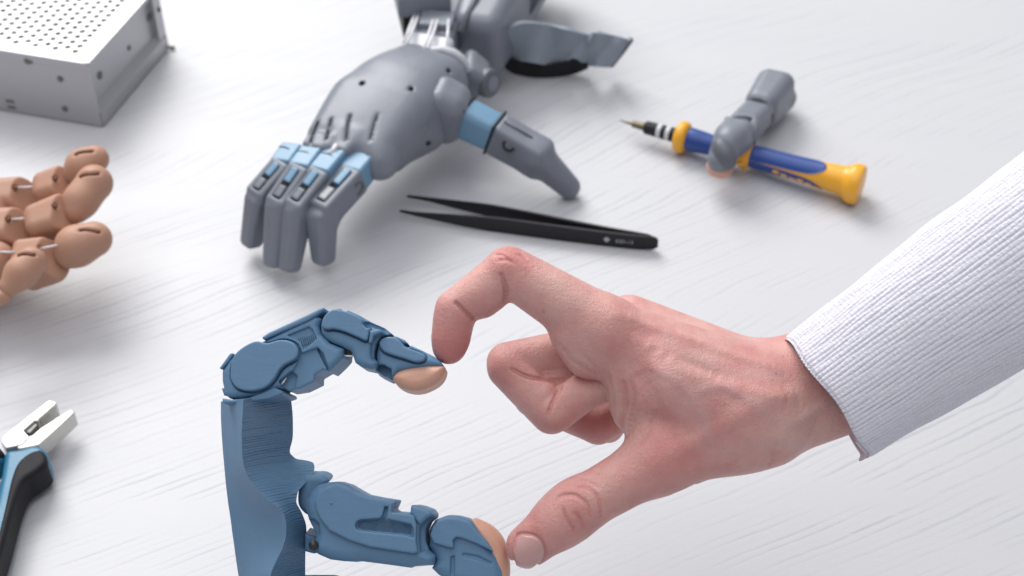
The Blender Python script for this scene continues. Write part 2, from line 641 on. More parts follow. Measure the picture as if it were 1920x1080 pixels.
# white-painted wood: grain ridges at an angle across the table
def make_table_mat():
    m, nt, p = new_mat('white_wood_grain')
    rot = (0, 0, math.radians(-32))
    sep = nd(nt, 'SeparateXYZ')
    nt.links.new(scaled(nt, 1, 1, 1, rot), sep.inputs[0])
    u, v = sep.outputs[0], sep.outputs[1]
    big = noise(nt, 1.0, 1.5, .4, scaled(nt, 2.0, 5.5, 1, rot))
    mid = noise(nt, 1.0, 3, .5, scaled(nt, 9, 30, 1, rot))
    fine = noise(nt, 1.0, 3, .6, scaled(nt, 60, 160, 1, rot))
    vv = mth(nt, 'MULTIPLY_ADD', big, .075, v)
    vv = mth(nt, 'MULTIPLY_ADD', mid, .0065, vv)
    vv = mth(nt, 'MULTIPLY_ADD', fine, .0013, vv)
    s1 = mth(nt, 'SINE', mth(nt, 'MULTIPLY', vv, 2 * math.pi / .0044))
    s2 = mth(nt, 'SINE', mth(nt, 'MULTIPLY', vv, 2 * math.pi / .0123))
    s = mth(nt, 'MULTIPLY_ADD', s2, .45, s1)
    lines = ramp(nt, s, .25, 1.35)
    patch = ramp(nt, noise(nt, 1.0, 3, .55, scaled(nt, 5, 26, 1, rot)), .36, .68)
    dash = ramp(nt, noise(nt, 1.0, 2, .6, scaled(nt, 16, 320, 1, rot)), .15, .50)
    lines = mth(nt, 'MULTIPLY', mth(nt, 'MULTIPLY', lines, patch), dash)
    tone = noise(nt, 1.0, 3, .5, scaled(nt, 3, 12, 1, rot))
    c = mixc(nt, tone, (.560, .569, .600, 1), (.612, .616, .634, 1))
    c = mixc(nt, mth(nt, 'MULTIPLY', lines, .56), c, (.44, .46, .51, 1))
    nt.links.new(c, p.inputs['Base Color'])
    p.inputs['Roughness'].default_value = .45
    p.inputs['Specular IOR Level'].default_value = .32
    h = mth(nt, 'SUBTRACT', mth(nt, 'MULTIPLY', noise(nt, 1.0, 3, .6, scaled(nt, 30, 420, 1, rot)), .35), lines)
    nt.links.new(bump(nt, h, .00011), p.inputs['Normal'])
    return m

def make_skin():
    m, nt, p = new_mat('skin')
    at = nd(nt, 'Attribute', attribute_name='tint')
    sp = nd(nt, 'SeparateColor')
    nt.links.new(at.outputs['Color'], sp.inputs[0])
    red, pale = sp.outputs[0], sp.outputs[1]
    blot = noise(nt, 85, 4, .6)
    blot2 = noise(nt, 260, 3, .6)
    c = mixc(nt, ramp(nt, blot, .3, .72), (.71, .41, .365, 1), (.62, .285, .265, 1))
    c = mixc(nt, mth(nt, 'MULTIPLY', ramp(nt, blot2, .35, .7), .35), c, (.64, .39, .345, 1))
    c = mixc(nt, mth(nt, 'MULTIPLY', red, .85), c, (.53, .165, .16, 1))
    c = mixc(nt, mth(nt, 'MULTIPLY', pale, .8), c, (.74, .55, .46, 1))
    c = mixc(nt, mth(nt, 'MULTIPLY', sp.outputs[2], .32), c, (.47, .34, .36, 1))
    spots = ramp(nt, noise(nt, 330, 1, .4), .74, .79)
    c = mixc(nt, mth(nt, 'MULTIPLY', spots, .3), c, (.30, .12, .09, 1))
    nt.links.new(c, p.inputs['Base Color'])
    p.inputs['Subsurface Weight'].default_value = .16
    p.inputs['Subsurface Radius'].default_value = (1, .35, .2)
    p.inputs['Subsurface Scale'].default_value = .0016
    p.inputs['Specular IOR Level'].default_value = .45
    nt.links.new(mth(nt, 'MULTIPLY_ADD', blot2, .22, .30), p.inputs['Roughness'])
    vo = nd(nt, 'TexVoronoi', feature='DISTANCE_TO_EDGE')
    vo.inputs['Scale'].default_value = 1500
    vo.inputs['Randomness'].default_value = 1
    nt.links.new(scaled(nt, 1.0, .45, 1, (0, 0, math.radians(20))), vo.inputs['Vector'])
    cells = ramp(nt, vo.outputs[0], 0, .25)
    str1 = noise(nt, 1.0, 4, .65, scaled(nt, 1500, 320, 700, (0, 0, math.radians(28))), 1.2)
    str2 = noise(nt, 1.0, 3, .6, scaled(nt, 380, 900, 700, (0, 0, math.radians(12))), .8)
    h = mth(nt, 'MULTIPLY_ADD', cells, .25, mth(nt, 'ADD', str1, str2))
    n1 = bump(nt, h, .00019)
    n1 = bump(nt, noise(nt, 140, 3, .6), .0005, 1, n1)
    nt.links.new(n1, p.inputs['Normal'])
    return m

def make_knit():
    m, nt, p = new_mat('white_rib_knit')
    uv = nd(nt, 'UVMap')
    sep = nd(nt, 'SeparateXYZ')
    nt.links.new(uv.outputs[0], sep.inputs[0])
    U, V = sep.outputs[0], sep.outputs[1]      # U: ribs, V: stitches
    st = mth(nt, 'SINE', mth(nt, 'MULTIPLY', V, 2 * math.pi))
    n1 = noise(nt, 900, 3, .7)
    h = mth(nt, 'MULTIPLY_ADD', st, .12, mth(nt, 'MULTIPLY', n1, 1.6))
    nt.links.new(bump(nt, h, .0004), p.inputs['Normal'])
    c = mixc(nt, noise(nt, 40, 3), (.76, .755, .84, 1), (.82, .815, .89, 1))
    nt.links.new(c, p.inputs['Base Color'])
    p.inputs['Roughness'].default_value = .9
    p.inputs['Specular IOR Level'].default_value = .15
    p.inputs['Sheen Weight'].default_value = .25
    p.inputs['Sheen Roughness'].default_value = .5
    p.inputs['Subsurface Weight'].default_value = .1
    p.inputs['Subsurface Scale'].default_value = .002
    return m

M_table, M_skin, M_knit = make_table_mat(), make_skin(), make_knit()
M_nailedge = plain('fingernail_edge', (.78, .62, .50), .35, var=.05)
M_nail = plain('fingernail', (.60, .35, .335), .2, var=.06, vscale=300, bscale=300, bdist=.00008, sss=.2)

# ================================================================== THE TABLE
tv = [(-2.2, -.35, 0), (2.2, -.35, 0), (2.2, 2.2, 0), (-2.2, 2.2, 0)]
tv += [(x, y, -.03) for x, y, z in tv]
tab = put(mesh_py(tv, [(0, 1, 2, 3), (7, 6, 5, 4), (0, 4, 5, 1), (1, 5, 6, 2), (2, 6, 7, 3), (3, 7, 4, 0)]), 'table', M_table, smooth=False)
tab['kind'] = 'structure'
tab['label'] = 'white painted wooden table top with fine embossed grain'

# ================================================================== THE HUMAN HAND
PX = D0 / FPX                     # metres per photo pixel at the hands
HF = view_frame(960, 540)
def hp(x, y, dw=0):
    return HF.loc(P(x, y, dw))

def build_hand():
    lo = hp(790, 1100, 0) ; hi = hp(1760, 430, 0)
    s = Solid(HF, [lo[0], lo[1], -.078], [hi[0], hi[1], .030], .0005)
    def c(p, q, k=4.0, **kw):
        s.cone(hp(*p[:3]), hp(*q[:3]), p[3] * PX, q[3] * PX, k / 1000, **kw)
    # back of the hand and wrist
    c((1135, 618, 0, 58), (1440, 725, 8, 66), 8)
    c((1180, 604, 22, 54), (1445, 712, 20, 62), 9)
    c((1218, 636, 42, 48), (1460, 735, 36, 56), 9)
    c((1250, 690, 60, 42), (1470, 770, 50, 54), 9)
    c((1440, 725, 12, 68), (1700, 610, 12, 92), 10)
    c((1455, 790, 10, 70), (1720, 670, 12, 96), 12)
    c((1400, 760, 30, 70), (1600, 700, 32, 70), 14)
    # first web: the broad muscle between index finger and thumb
    c((1188, 690, 4, 56), (1400, 760, 2, 70), 12)
    c((1196, 770, 6, 48), (1380, 800, 2, 68), 12)
    c((1260, 720, -6, 52), (1380, 770, -4, 56), 14)
    # thumb
    c((1244, 858, -2, 60), (1440, 800, 2, 68), 8)
    c((1084, 950, -6, 49), (1244, 858, -2, 56), 8)
    c((1084, 948, -6, 50), (1052, 975, -6, 49), 4)
    c((1060, 968, -6, 49), (990, 1024, -6, 41), 4)
    # index finger
    c((956, 508, 0, 46), (1132, 616, 0, 62), 5)
    c((856, 578, 0, 37), (950, 508, 0, 43), 1.6)
    c((842, 653, 0, 30), (853, 582, 0, 36), 1.8)
    c((905, 560, 0, 36), (918, 550, 0, 36), 3)
    c((846, 632, 0, 34), (850, 605, 0, 35), 3)
    # pad at the root of the index finger, over the curled fingers
    c((1072, 634, 0, 38), (1102, 664, 3, 46), 5)
    # curled fingers: each new chain is kept apart by a small blend
    f = Solid(HF, s.lo, [a[-1] for a in s.ax], s.h)
    def g(p, q, k=1.2, **kw):
        f.cone(hp(*p[:3]), hp(*q[:3]), p[3] * PX, q[3] * PX, k / 1000, **kw)
    g((1000, 745, 36, 40), (1120, 798, 30, 37), 1.0)
    g((1000, 735, 36, 40), (1220, 650, 44, 44), 1.0)
    g((1122, 798, 30, 37), (1180, 770, 30, 34), 1.0)
    g((1020, 760, 56, 36), (1140, 800, 52, 34), 1.0)
    g((1020, 760, 56, 36), (1240, 690, 60, 40), 1.0)
    g((951, 680, 16, 40), (1065, 662, 18, 46), .6)
    g((1065, 662, 18, 46), (1130, 645, 22, 48), .6)
    g((990, 728, 11, 29), (1022, 742, 9, 30), .3)
    g((1026, 716, 13, 24), (1066, 708, 15, 26), .8)
    g((953, 690, 14, 41), (1034, 774, 10, 41), .8)
    g((1040, 772, 8, 40), (1092, 736, 9, 37), .3)
    g((1092, 736, 9, 37), (1134, 716, 11, 34), .6)
    s.v = smin(s.v, f.v, .0003)
    # relief: creases (carved) and tendons (raised), laid on the surface
    lines = []
    base_v = s.v.copy()
    def smooth_hits(pts, n):
        keep, s.v = s.v, base_v
        q = s.hits(pts, n)
        s.v = keep
        if n > 4:
            z = np.r_[q[0, 2], q[:, 2], q[-1, 2]]
            q[:, 2] = .25 * z[:-2] + .5 * z[1:-1] + .25 * z[2:]
        return q
    def cr(pts, depth, width, n=9):
        s.ridge(smooth_hits(pts, n), depth * 2.8 / 1000 if depth > 0 else depth * 1.15 / 1000, max(width, .55) / 1000, .25 if depth > 0 else 1)
        if depth > .25 and width < .75:
            lines.append(smooth_hits(pts, n))
    cr([(940, 515), (948, 541), (946, 568)], .9, .6)
    cr([(855, 568), (871, 584), (890, 602)], .8, .6)
    # folds of the curled fingers
    cr([(960, 692), (978, 702), (998, 709), (1018, 711)], .9, .55, 12)
    cr([(1012, 711), (1034, 713), (1056, 711)], .4, .55, 8)
    cr([(1052, 726), (1041, 745), (1028, 776)], .8, .55, 12)
    for a, b in (((930, 478), (950, 486)), ((938, 470), (968, 480)), ((955, 466), (985, 482)), ((960, 474), (1000, 500)), ((935, 488), (962, 494))):
        cr([a, ((a[0] + b[0]) / 2 + 3, (a[1] + b[1]) / 2 - 3), b], .28, .3, 6)
    # thumb joint wrinkles
    cr([(1037, 946), (1050, 932), (1077, 929), (1100, 945), (1107, 966)], .34, .5, 14)
    cr([(1056, 955), (1063, 975), (1075, 993)], .34, .5)
    cr([(1079, 962), (1089, 976), (1095, 992)], .34, .5)
    cr([(1085, 912), (1108, 918), (1123, 938), (1126, 968)], .26, .5, 12)
    cr([(1062, 908), (1095, 902), (1122, 915)], .25, .6)
    # palm folds near the web
    cr([(1140, 680), (1152, 715), (1160, 760), (1160, 812)], -.5, 1.1, 12)
    cr([(1166, 700), (1172, 745), (1172, 790), (1168, 815)], .2, 1.0)
    cr([(1185, 720), (1190, 760), (1180, 800)], .3, .8)
    cr([(1052, 648), (1075, 678), (1120, 704)], .2, .8)
    cr([(1090, 660), (1115, 690), (1132, 712)], .15, .8)
    cr([(1170, 720), (1175, 760), (1168, 800)], .25, .7)
    cr([(1200, 770), (1180, 810), (1155, 840)], .25, .8)
    cr([(1230, 780), (1205, 825), (1175, 850)], .2, .8)
    cr([(1265, 930), (1290, 918), (1310, 905)], .5, .7)
    cr([(1440, 875), (1452, 850), (1458, 830)], .3, .9)
    # tendons and veins
    cr([(1195, 640), (1290, 690), (1400, 735), (1480, 745)], -.8, 2.6, 14)
    cr([(1160, 590), (1260, 625), (1380, 668), (1450, 690)], -.8, 2.2, 14)
    cr([(1260, 850), (1330, 815), (1420, 760), (1500, 735)], -.9, 3.0, 14)
    cr([(1300, 740), (1350, 725), (1400, 750), (1450, 790)], -.35, 1.4, 14)
    cr([(1225, 690), (1275, 720), (1310, 770), (1330, 830)], -.35, 1.4, 14)
    cr([(1480, 800), (1530, 770), (1590, 745)], -.5, 2.0, 10)
    veins = [([(1300, 740), (1350, 725), (1400, 750), (1450, 790)], .8), ([(1225, 690), (1275, 720), (1310, 770), (1330, 830)], .7),
             ([(1480, 800), (1530, 770), (1590, 745)], .9), ([(1250, 640), (1330, 680), (1400, 700), (1470, 700)], .7), ([(1350, 850), (1420, 830), (1500, 830)], .6)]
    # dimples between metacarpals
    cr([(1230, 660), (1300, 690), (1360, 715)], .45, 2.4, 8)
    cr([(1190, 690), (1230, 750), (1240, 800)], .5, 3.5, 8)
    # thumb nail: a groove round it, and a bed
    nailpx = [(973, 993), (990, 990), (1006, 994), (1018, 1008), (1021, 1026), (1014, 1041), (1000, 1056), (984, 1068), (974, 1070), (966, 1056), (963, 1030), (965, 1008)]
    np2 = HF.poly(spline(nailpx, 40, True))
    sl, X, Y, Z = s.box([np2[:, 0].min() - .003, np2[:, 1].min() - .003, -.004], [np2[:, 0].max() + .003, np2[:, 1].max() + .003, .03])
    d2 = sd_poly(X[:, :, 0] + 0 * Y[:, :, 0], Y[:, :, 0] + 0 * X[:, :, 0], np2)[:, :, None]
    nail = Solid(HF, [np2[:, 0].min() - .003, np2[:, 1].min() - .003, -.004], [np2[:, 0].max() + .003, np2[:, 1].max() + .003, .03], .00036)
    base = s.at(np.stack(np.meshgrid(*nail.ax, indexing='ij'), -1)).astype(np.float32)
    s.v[sl] += (.0009 * np.exp(-(d2 / .0006) ** 2)).astype(np.float32)
    cr([(968, 992), (990, 985), (1010, 990), (1023, 1008), (1026, 1030)], -.22, .7, 14)
    edge = s.hits([(966, 1006), (965, 1030), (968, 1050)], 10, -.0001)
    hand = s.mesh('person', M_skin, relax=1, soft=.22)
    tube('nail_edge', M_nailedge, [HF.wld(q) for q in edge], .00018, hand, 6)
    dn = sd_poly(nail.ax[0][:, None] + 0 * nail.ax[1][None, :], nail.ax[1][None, :] + 0 * nail.ax[0][:, None], np2)[:, :, None]
    nail.v = np.maximum(dn + .0004, np.abs(base + .00030) - .00038).astype(np.float32)
    nl = nail.mesh('fingernail', M_nail, hand, relax=2)
    # skin tint: redder knuckles and palm side, paler pressed skin
    v = s.verts
    tint = np.zeros((len(v), 4), np.float32)
    tint[:, 3] = 1
    def blob(ch, x, y, dw, r, a):
        c0 = hp(x, y, dw)
        d = ((v - c0) ** 2).sum(1)
        tint[:, ch] = np.maximum(tint[:, ch], a * np.exp(-d / (r * PX) ** 2))
    for q in ((955, 480, -6, 45, .7), (845, 655, -2, 70, 1.0), (870, 605, -4, 45, .6), (1000, 1000, -12, 70, .55), (1075, 960, -14, 50, .5), (935, 690, 4, 60, .6),
              (1050, 790, 4, 60, .35), (1110, 800, 20, 70, .6), (1250, 870, -14, 90, .55), (1180, 650, -10, 90, .35), (1360, 790, -14, 90, .3), (1430, 690, -6, 90, .4), (905, 575, -6, 40, .4)):
        blob(0, *q)
    for L in lines:
        for p in L:
            d = ((v - p) ** 2).sum(1)
            tint[:, 0] = np.maximum(tint[:, 0], .8 * np.exp(-d / .0009 ** 2))
    for V_, w_ in veins:
        q0 = smooth_hits(V_, 26)
        for p in q0:
            d = ((v - p) ** 2).sum(1)
            tint[:, 2] = np.maximum(tint[:, 2], w_ * np.exp(-d / .0022 ** 2))
    for q in ((1000, 1068, -6, 26, .9), (1135, 735, -4, 26, .7), (1090, 690, -10, 50, .35), (1500, 800, -10, 70, .4), (1128, 735, 6, 26, .6), (1060, 560, -8, 60, .3), (1150, 800, -6, 40, .5)):
        blob(1, *q)
    a = hand.data.color_attributes.new('tint', 'FLOAT_COLOR', 'POINT')
    a.data.foreach_set('color', tint.ravel())
    return hand

person = build_hand()
tag(person, "bare right hand in white ribbed sleeve, index finger and thumb bent into half a heart", 'person')

# sleeve: ribbed knit tube
def build_sleeve(parent):
    a, b = P(1549, 745, 6), P(2711, -41, -10)
    e = nrm(b - a)
    nrm_v = nrm(np.cross(e, FWD))          # across the arm, in the picture plane
    if nrm_v @ UPV < 0:
        nrm_v = -nrm_v
    dep = nrm(np.cross(e, nrm_v))
    ribs, per = 98, 8
    nc, nl = ribs * per, 340
    L = np.linalg.norm(b - a)
    t = np.linspace(0, 1, nl) ** 1.12
    ang = np.linspace(0, 2 * math.pi, nc, endpoint=False)
    TT, AA = np.meshgrid(t, ang, indexing='ij')
    rx = (139 + 34 * np.minimum(TT * 2, 1.3) / .78) * PX
    ry = rx * .84
    ph = rng.uniform(0, 6.28, 6)
    wob = 1 + .012 * np.sin(18 * TT + 2 * AA + ph[0]) + .007 * np.sin(34 * TT - 3 * AA + ph[1]) + .004 * np.sin(62 * TT + 5 * AA + ph[2])
    rid = np.floor(AA * ribs / (2 * math.pi) + .5).astype(int) % ribs
    wl = rng.uniform(2.5, 7, ribs)[rid]
    rib = AA * ribs / (2 * math.pi) + .10 * np.sin(TT * L / .01 * wl * .45 + rng.uniform(0, 6.28, ribs)[rid]) * np.cos(math.pi * (AA * ribs / (2 * math.pi) - np.floor(AA * ribs / (2 * math.pi) + .5)))
    jit = np.interp(np.arange(ribs), np.arange(ribs), rng.uniform(.45, 1.45, ribs))[(np.floor(rib + .5).astype(int)) % ribs]
    frac = np.abs(rib - np.floor(rib + .5))
    groove = np.exp(-(frac / .17) ** 2)
    stitch = .00003 * np.sin(TT * L / .0016 * 2 * math.pi + np.floor(rib) * 1.7)
    dr = -.00052 * groove * jit * (.75 + .45 * np.sin(TT * 46 + rid * 2.4) * np.sin(TT * 122 + rid)) + stitch * (1 - groove)
    hem = np.exp(-(TT / .003) ** 2)
    dr = dr - .0009 * hem
    skew = .012 * (1 - np.cos(AA - math.pi)) * 0
    R1, R2 = rx * wob + dr, ry * wob + dr
    ax = TT * L
    # the cuff edge dips a little at the lower seam
    ax = ax - np.exp(-((np.abs(AA - math.pi) / .16) ** 2)) * .0028 * np.exp(-(TT / .005) ** 2) + .0006 * np.sin(5 * AA) * np.exp(-(TT / .015) ** 2)
    V = a + ax[..., None] * e + (R1 * np.cos(AA))[..., None] * nrm_v + (R2 * np.sin(AA))[..., None] * dep
    # inner lining: turn the edge inward
    inn = []
    for k, (sh, dep_in) in enumerate(((.0006, -.0004), (.0014, .0006), (.0018, .004), (.0018, .03))):
        sc1, sc2 = (rx[0] - sh), (ry[0] - sh)
        inn.append(a + (ax[0] + dep_in)[:, None] * e + (sc1 * np.cos(ang))[:, None] * nrm_v + (sc2 * np.sin(ang))[:, None] * dep)
    A = np.vstack([np.array(inn[::-1]), V])
    rows = A.shape[0]
    idx = np.arange(rows * nc).reshape(rows, nc)
    f = np.stack([idx[:-1], np.roll(idx[:-1], -1, 1), np.roll(idx[1:], -1, 1), idx[1:]], -1).reshape(-1, 4)
    me = mesh_np(A.reshape(-1, 3), f[:, ::-1])
    uv = me.uv_layers.new(name='UVMap')
    vi = np.empty(len(me.loops), np.int32)
    me.loops.foreach_get('vertex_index', vi)
    tt = np.concatenate([np.zeros(4), t])[vi // nc] * L / .0016
    uv.data.foreach_set('uv', np.stack([(vi % nc) / per, tt], 1).astype(np.float32).ravel())
    o = put(me, 'sleeve', M_knit, parent)
    # loose fibres on the knit
    n = 5200
    vs, fs = [], []
    ii = rng.integers(5, int(nl * .62), n)
    jj = rng.integers(0, nc, n)
    for i, j in zip(ii, jj):
        p = V[i, j]
        out = nrm(math.cos(ang[j]) * nrm_v + math.sin(ang[j]) * dep)
        d = nrm(out * .8 + rng.normal(0, .7, 3))
        l = rng.uniform(.0006, .0019)
        w = nrm(np.cross(d, out + .1)) * .00003
        m = p + d * l * .6 + out * l * .12
        k = len(vs)
        vs += [p - w, p + w, m + w, m - w, p + d * l + rng.normal(0, .0002, 3)]
        fs += [(k, k + 1, k + 2, k + 3), (k + 3, k + 2, k + 4)]
    fz = put(mesh_py(vs, fs), 'loose_fibres', M_knit, parent)
    fz['kind'] = 'stuff'
    # a folded seam end hanging at the lower corner of the cuff
    ca = a - nrm_v * 136 * PX
    tab_ = Solid(HF, HF.loc(ca) - .008, HF.loc(ca) + .008, .0003)
    q = HF.loc(P(1613, 822, 4)); q2 = HF.loc(P(1634, 852, 4))
    tab_.tbox(q, q2, (0, 0, 1), (.0022, .0012), (.0014, .0010), .0006)
    tab_.mesh('cuff_seam', M_knit, parent)
    return o
build_sleeve(person)

# ================================================================== BLUE PRINTED ROBOT HAND
robot = thing('robot_hand', 'blue 3D printed robot hand with bent index finger and thumb meeting the human hand', 'robot hand', T(500, 1640, 0))

def zi(pts):                      # pixels of an enlarged view of the index finger
    return [(400 + x / 4.174, 560 + y / 4.174) for x, y in pts]
def zt(pts):                      # of the thumb
    return [(560 + x / 4.174, 860 + y / 4.174) for x, y in pts]
def zp(pts):                      # of the palm
    return [(400 + x / 2.843, 700 + y / 2.843) for x, y in pts]

def solid_for(fr, pts, z0, z1, h=.00036, pad=.003):
    q = fr.poly(pts)
    return Solid(fr, [*(q.min(0) - pad), z0 - pad], [*(q.max(0) + pad), z1 + pad], h)

def plate(fr, pts, z0, z1, r, name, parent, mat=None, n=None, slots=()):
    pts = spline(pts, n, True) if n else pts
    s = solid_for(fr, pts, z0, z1, .00032, .002)
    s.ext(fr.poly(pts), z0, z1, r)
    for sl, a, b in slots:
        s.ext(fr.poly(sl), a, b, .0001, 'cut', .0004)
    return s.mesh(name, mat or M_blue, parent)

# --- index: base segment
fi = view_frame(500, 690, -6, yaw=-6, pitch=10)
body = zi([(75, 745), (52, 640), (52, 560), (110, 470), (200, 400), (390, 318), (560, 230), (790, 120), (835, 150), (815, 210), (830, 270), (900, 340), (1008, 385), (1003, 452), (960, 500), (890, 566), (850, 546), (776, 590), (776, 640), (660, 696), (560, 712), (520, 690), (430, 720), (330, 755), (220, 772), (110, 776)])
s = solid_for(fi, body, -.020, .001)
s.ext(fi.poly(body), -.019, -.0012, .0022)
# ledge and underside relief
s.ext(fi.poly(zi([(690, 420), (800, 380), (850, 420), (885, 520), (850, 545), (776, 590), (776, 640), (660, 696), (560, 712), (590, 600)])), -.0026, .004, .0004, 'cut', .0006)
s.ext(fi.poly(zi([(500, 640), (600, 560), (640, 600), (620, 690), (560, 712), (520, 692)])), -.0046, .004, .0004, 'cut', .0006)
s.ext(fi.poly(zi([(795, 385), (815, 378), (895, 540), (880, 552)])), -.0042, .004, .0002, 'cut', .0003)
s.ext(fi.poly(zi([(570, 285), (740, 215), (770, 240), (800, 310), (700, 400), (670, 330)])), -.0022, .004, .0004, 'cut', .0004)
PL1 = zi([(140, 560), (150, 480), (210, 400), (330, 335), (420, 350), (520, 325), (605, 335), (655, 375), (668, 430), (640, 475), (560, 520), (520, 560), (470, 640), (400, 700), (290, 724), (190, 700), (140, 630)])
s.ext(fi.poly(spline(PL1, 80, True)), -.0026, .004, .0001, 'cut', .0003, grow=.0006)
ix = s.mesh('finger_base_segment', M_blue, robot)
plate(fi, PL1, -.003, .0009, .0005, 'side_plate', ix, n=80)
for k in range(9):               # little ribs of the printed grip
    x = 640 + k * 16
    plate(fi, zi([(x + 2, 300 - k * 4), (x + 10, 297 - k * 4), (x + 32, 375 - k * 6), (x + 24, 378 - k * 6)]), -.003, -.0012, .0002, 'grip_rib', ix)
gd = view_frame(500, 690, -4, yaw=-6, pitch=10)
plate(gd, zi([(385, 305), (440, 268), (600, 195), (740, 130), (850, 75), (874, 72), (872, 98), (800, 145), (740, 180), (400, 327)]), -.016, .0012, .0006, 'knuckle_guard', ix)
plate(gd, zi([(48, 545), (78, 505), (130, 432), (150, 424), (160, 440), (120, 500), (66, 556)]), -.016, .0006, .0005, 'knuckle_guard', ix)
plate(fi, zi([(40, 690), (70, 690), (110, 745), (60, 752)]), -.016, -.003, .0006, 'hinge_lug', ix)
# --- index: middle segment
fm = view_frame(650, 610, -6, yaw=-4, pitch=10)
body = zi([(832, 270), (826, 200), (850, 130), (910, 75), (980, 64), (1040, 78), (1130, 118), (1220, 170), (1330, 218), (1392, 268), (1300, 285), (1262, 340), (1245, 400), (1245, 460), (1278, 492), (1262, 535), (1230, 547), (1150, 530), (1098, 492), (1082, 440), (1062, 400), (1000, 372), (920, 340), (870, 310)])
s = solid_for(fm, body, -.019, .001)
s.ext(fm.poly(body), -.0175, -.0012, .0024)
s.ext(fm.poly(zi([(1172, 200), (1180, 178), (1215, 180), (1330, 228), (1392, 262), (1380, 285), (1310, 245), (1215, 215), (1190, 222)])), -.0035, .004, .0003, 'cut', .0005)
s.ext(fm.poly(zi([(985, 68), (1030, 78), (1030, 98), (1000, 95)])), -.012, -.0008, .0003, 'cut', .0005)
s.ext(fm.poly(zi([(1245, 290), (1310, 268), (1330, 290), (1270, 330), (1255, 440), (1240, 470), (1225, 430), (1230, 340)])), -.0032, .004, .0003, 'cut', .0008)
PL2 = zi([(848, 215), (870, 140), (930, 90), (1000, 92), (1090, 120), (1165, 165), (1170, 200), (1200, 230), (1220, 240), (1216, 290), (1196, 328), (1120, 296), (1020, 255), (940, 236), (890, 240)])
s.ext(fm.poly(spline(PL2, 70, True)), -.0026, .004, .0001, 'cut', .0003, grow=.0006)
mx = s.mesh('finger_middle_segment', M_blue, robot)
plate(fm, PL2, -.003, .0008, .0005, 'side_plate', mx, n=70)
plate(fm, zi([(1225, 250), (1300, 238), (1320, 262), (1255, 290), (1240, 345), (1212, 345)]), -.003, .0003, .0006, 'collar', mx)
# --- index: tip segment
ft = view_frame(760, 670, -6, yaw=-2, pitch=12)
body = zi([(1272, 400), (1290, 330), (1330, 295), (1420, 280), (1490, 310), (1530, 350), (1620, 390), (1720, 440), (1775, 480), (1804, 522), (1720, 530), (1600, 540), (1450, 560), (1396, 612), (1375, 622), (1300, 585), (1258, 556), (1272, 490), (1268, 440)])
s = solid_for(ft, body, -.018, .001)
s.ext(ft.poly(body), -.0165, -.0012, .0024)
s.ext(ft.poly(zi([(1272, 512), (1320, 505), (1390, 545), (1388, 612), (1330, 590), (1275, 550)])), -.006, .004, .0004, 'cut', .0006)
s.ext(ft.poly(zi([(1480, 345), (1500, 340), (1535, 356), (1530, 372), (1492, 368)])), -.006, .004, .0003, 'cut', .0004)
PL3 = zi([(1300, 350), (1330, 310), (1400, 300), (1460, 330), (1495, 370), (1560, 400), (1640, 430), (1662, 460), (1640, 488), (1580, 494), (1500, 470), (1400, 440), (1330, 408)])
s.ext(ft.poly(spline(PL3, 60, True)), -.0024, .004, .0001, 'cut', .0003, grow=.0005)
tx = s.mesh('fingertip', M_blue, robot)
plate(ft, PL3, -.003, .0007, .0005, 'side_plate', tx, n=60)
pad = zi([(1800, 515), (1806, 560), (1780, 615), (1730, 660), (1640, 702), (1560, 712), (1480, 694), (1420, 655), (1394, 612), (1420, 570), (1480, 540), (1600, 515), (1720, 508)])
s = solid_for(ft, pad, -.0175, .002)
s.ext(ft.poly(spline(pad, 60, True)), -.0166, -.0006, .0036)
s.mesh('fingertip_pad', M_bluepad, tx)
# tendon strings at the joints
tube('tendon_cord', M_cord, [P(643, 666, -3), P(652, 667.5, -4), P(664, 667.5, -4)], .0003, robot, 6)
tube('tendon_cord', M_cord, [P(523, 726, -2), P(531, 717, -5), P(537, 708, -4)], .0003, robot, 6)
tube('joint_pin', M_dark, [P(655, 655, -3), P(655, 655, 10)], .0022, robot, 14)
tube('joint_pin', M_dark, [P(535, 714, -2), P(535, 714, 10)], .0024, robot, 14)

# --- palm: lofted from level to level; outer side, ridge, wavy inner wall
ROWS = [  # outer edge, ridge, end of the inner wall, depth of that end
    ((40, 150), (160, 141), (410, 100), 14), ((40, 230), (155, 230), (424, 220), 14), ((44, 320), (150, 330), (425, 345), 13),
    ((52, 430), (155, 450), (403, 422), 12), ((57, 480), (165, 505), (440, 457), 13), ((62, 540), (182, 548), (500, 464), 13),
    ((66, 580), (212, 590), (536, 476), 12), ((70, 620), (240, 622), (541, 515), 9), ((75, 660), (275, 660), (500, 575), 4),
    ((80, 700), (312, 692), (450, 628), 0), ((88, 750), (350, 716), (440, 690), -1), ((95, 800), (378, 748), (470, 738), 1),
    ((101, 850), (389, 800), (494, 800), 3), ((110, 910), (388, 870), (498, 850), 5), ((119, 980), (368, 935), (491, 930), 6),
    ((128, 1040), (335, 1000), (490, 1010), 7), ((136, 1090), (307, 1060), (490, 1070), 8), ((142, 1160), (300, 1150), (490, 1160), 8), ((150, 1400), (300, 1400), (490, 1400), 8)]
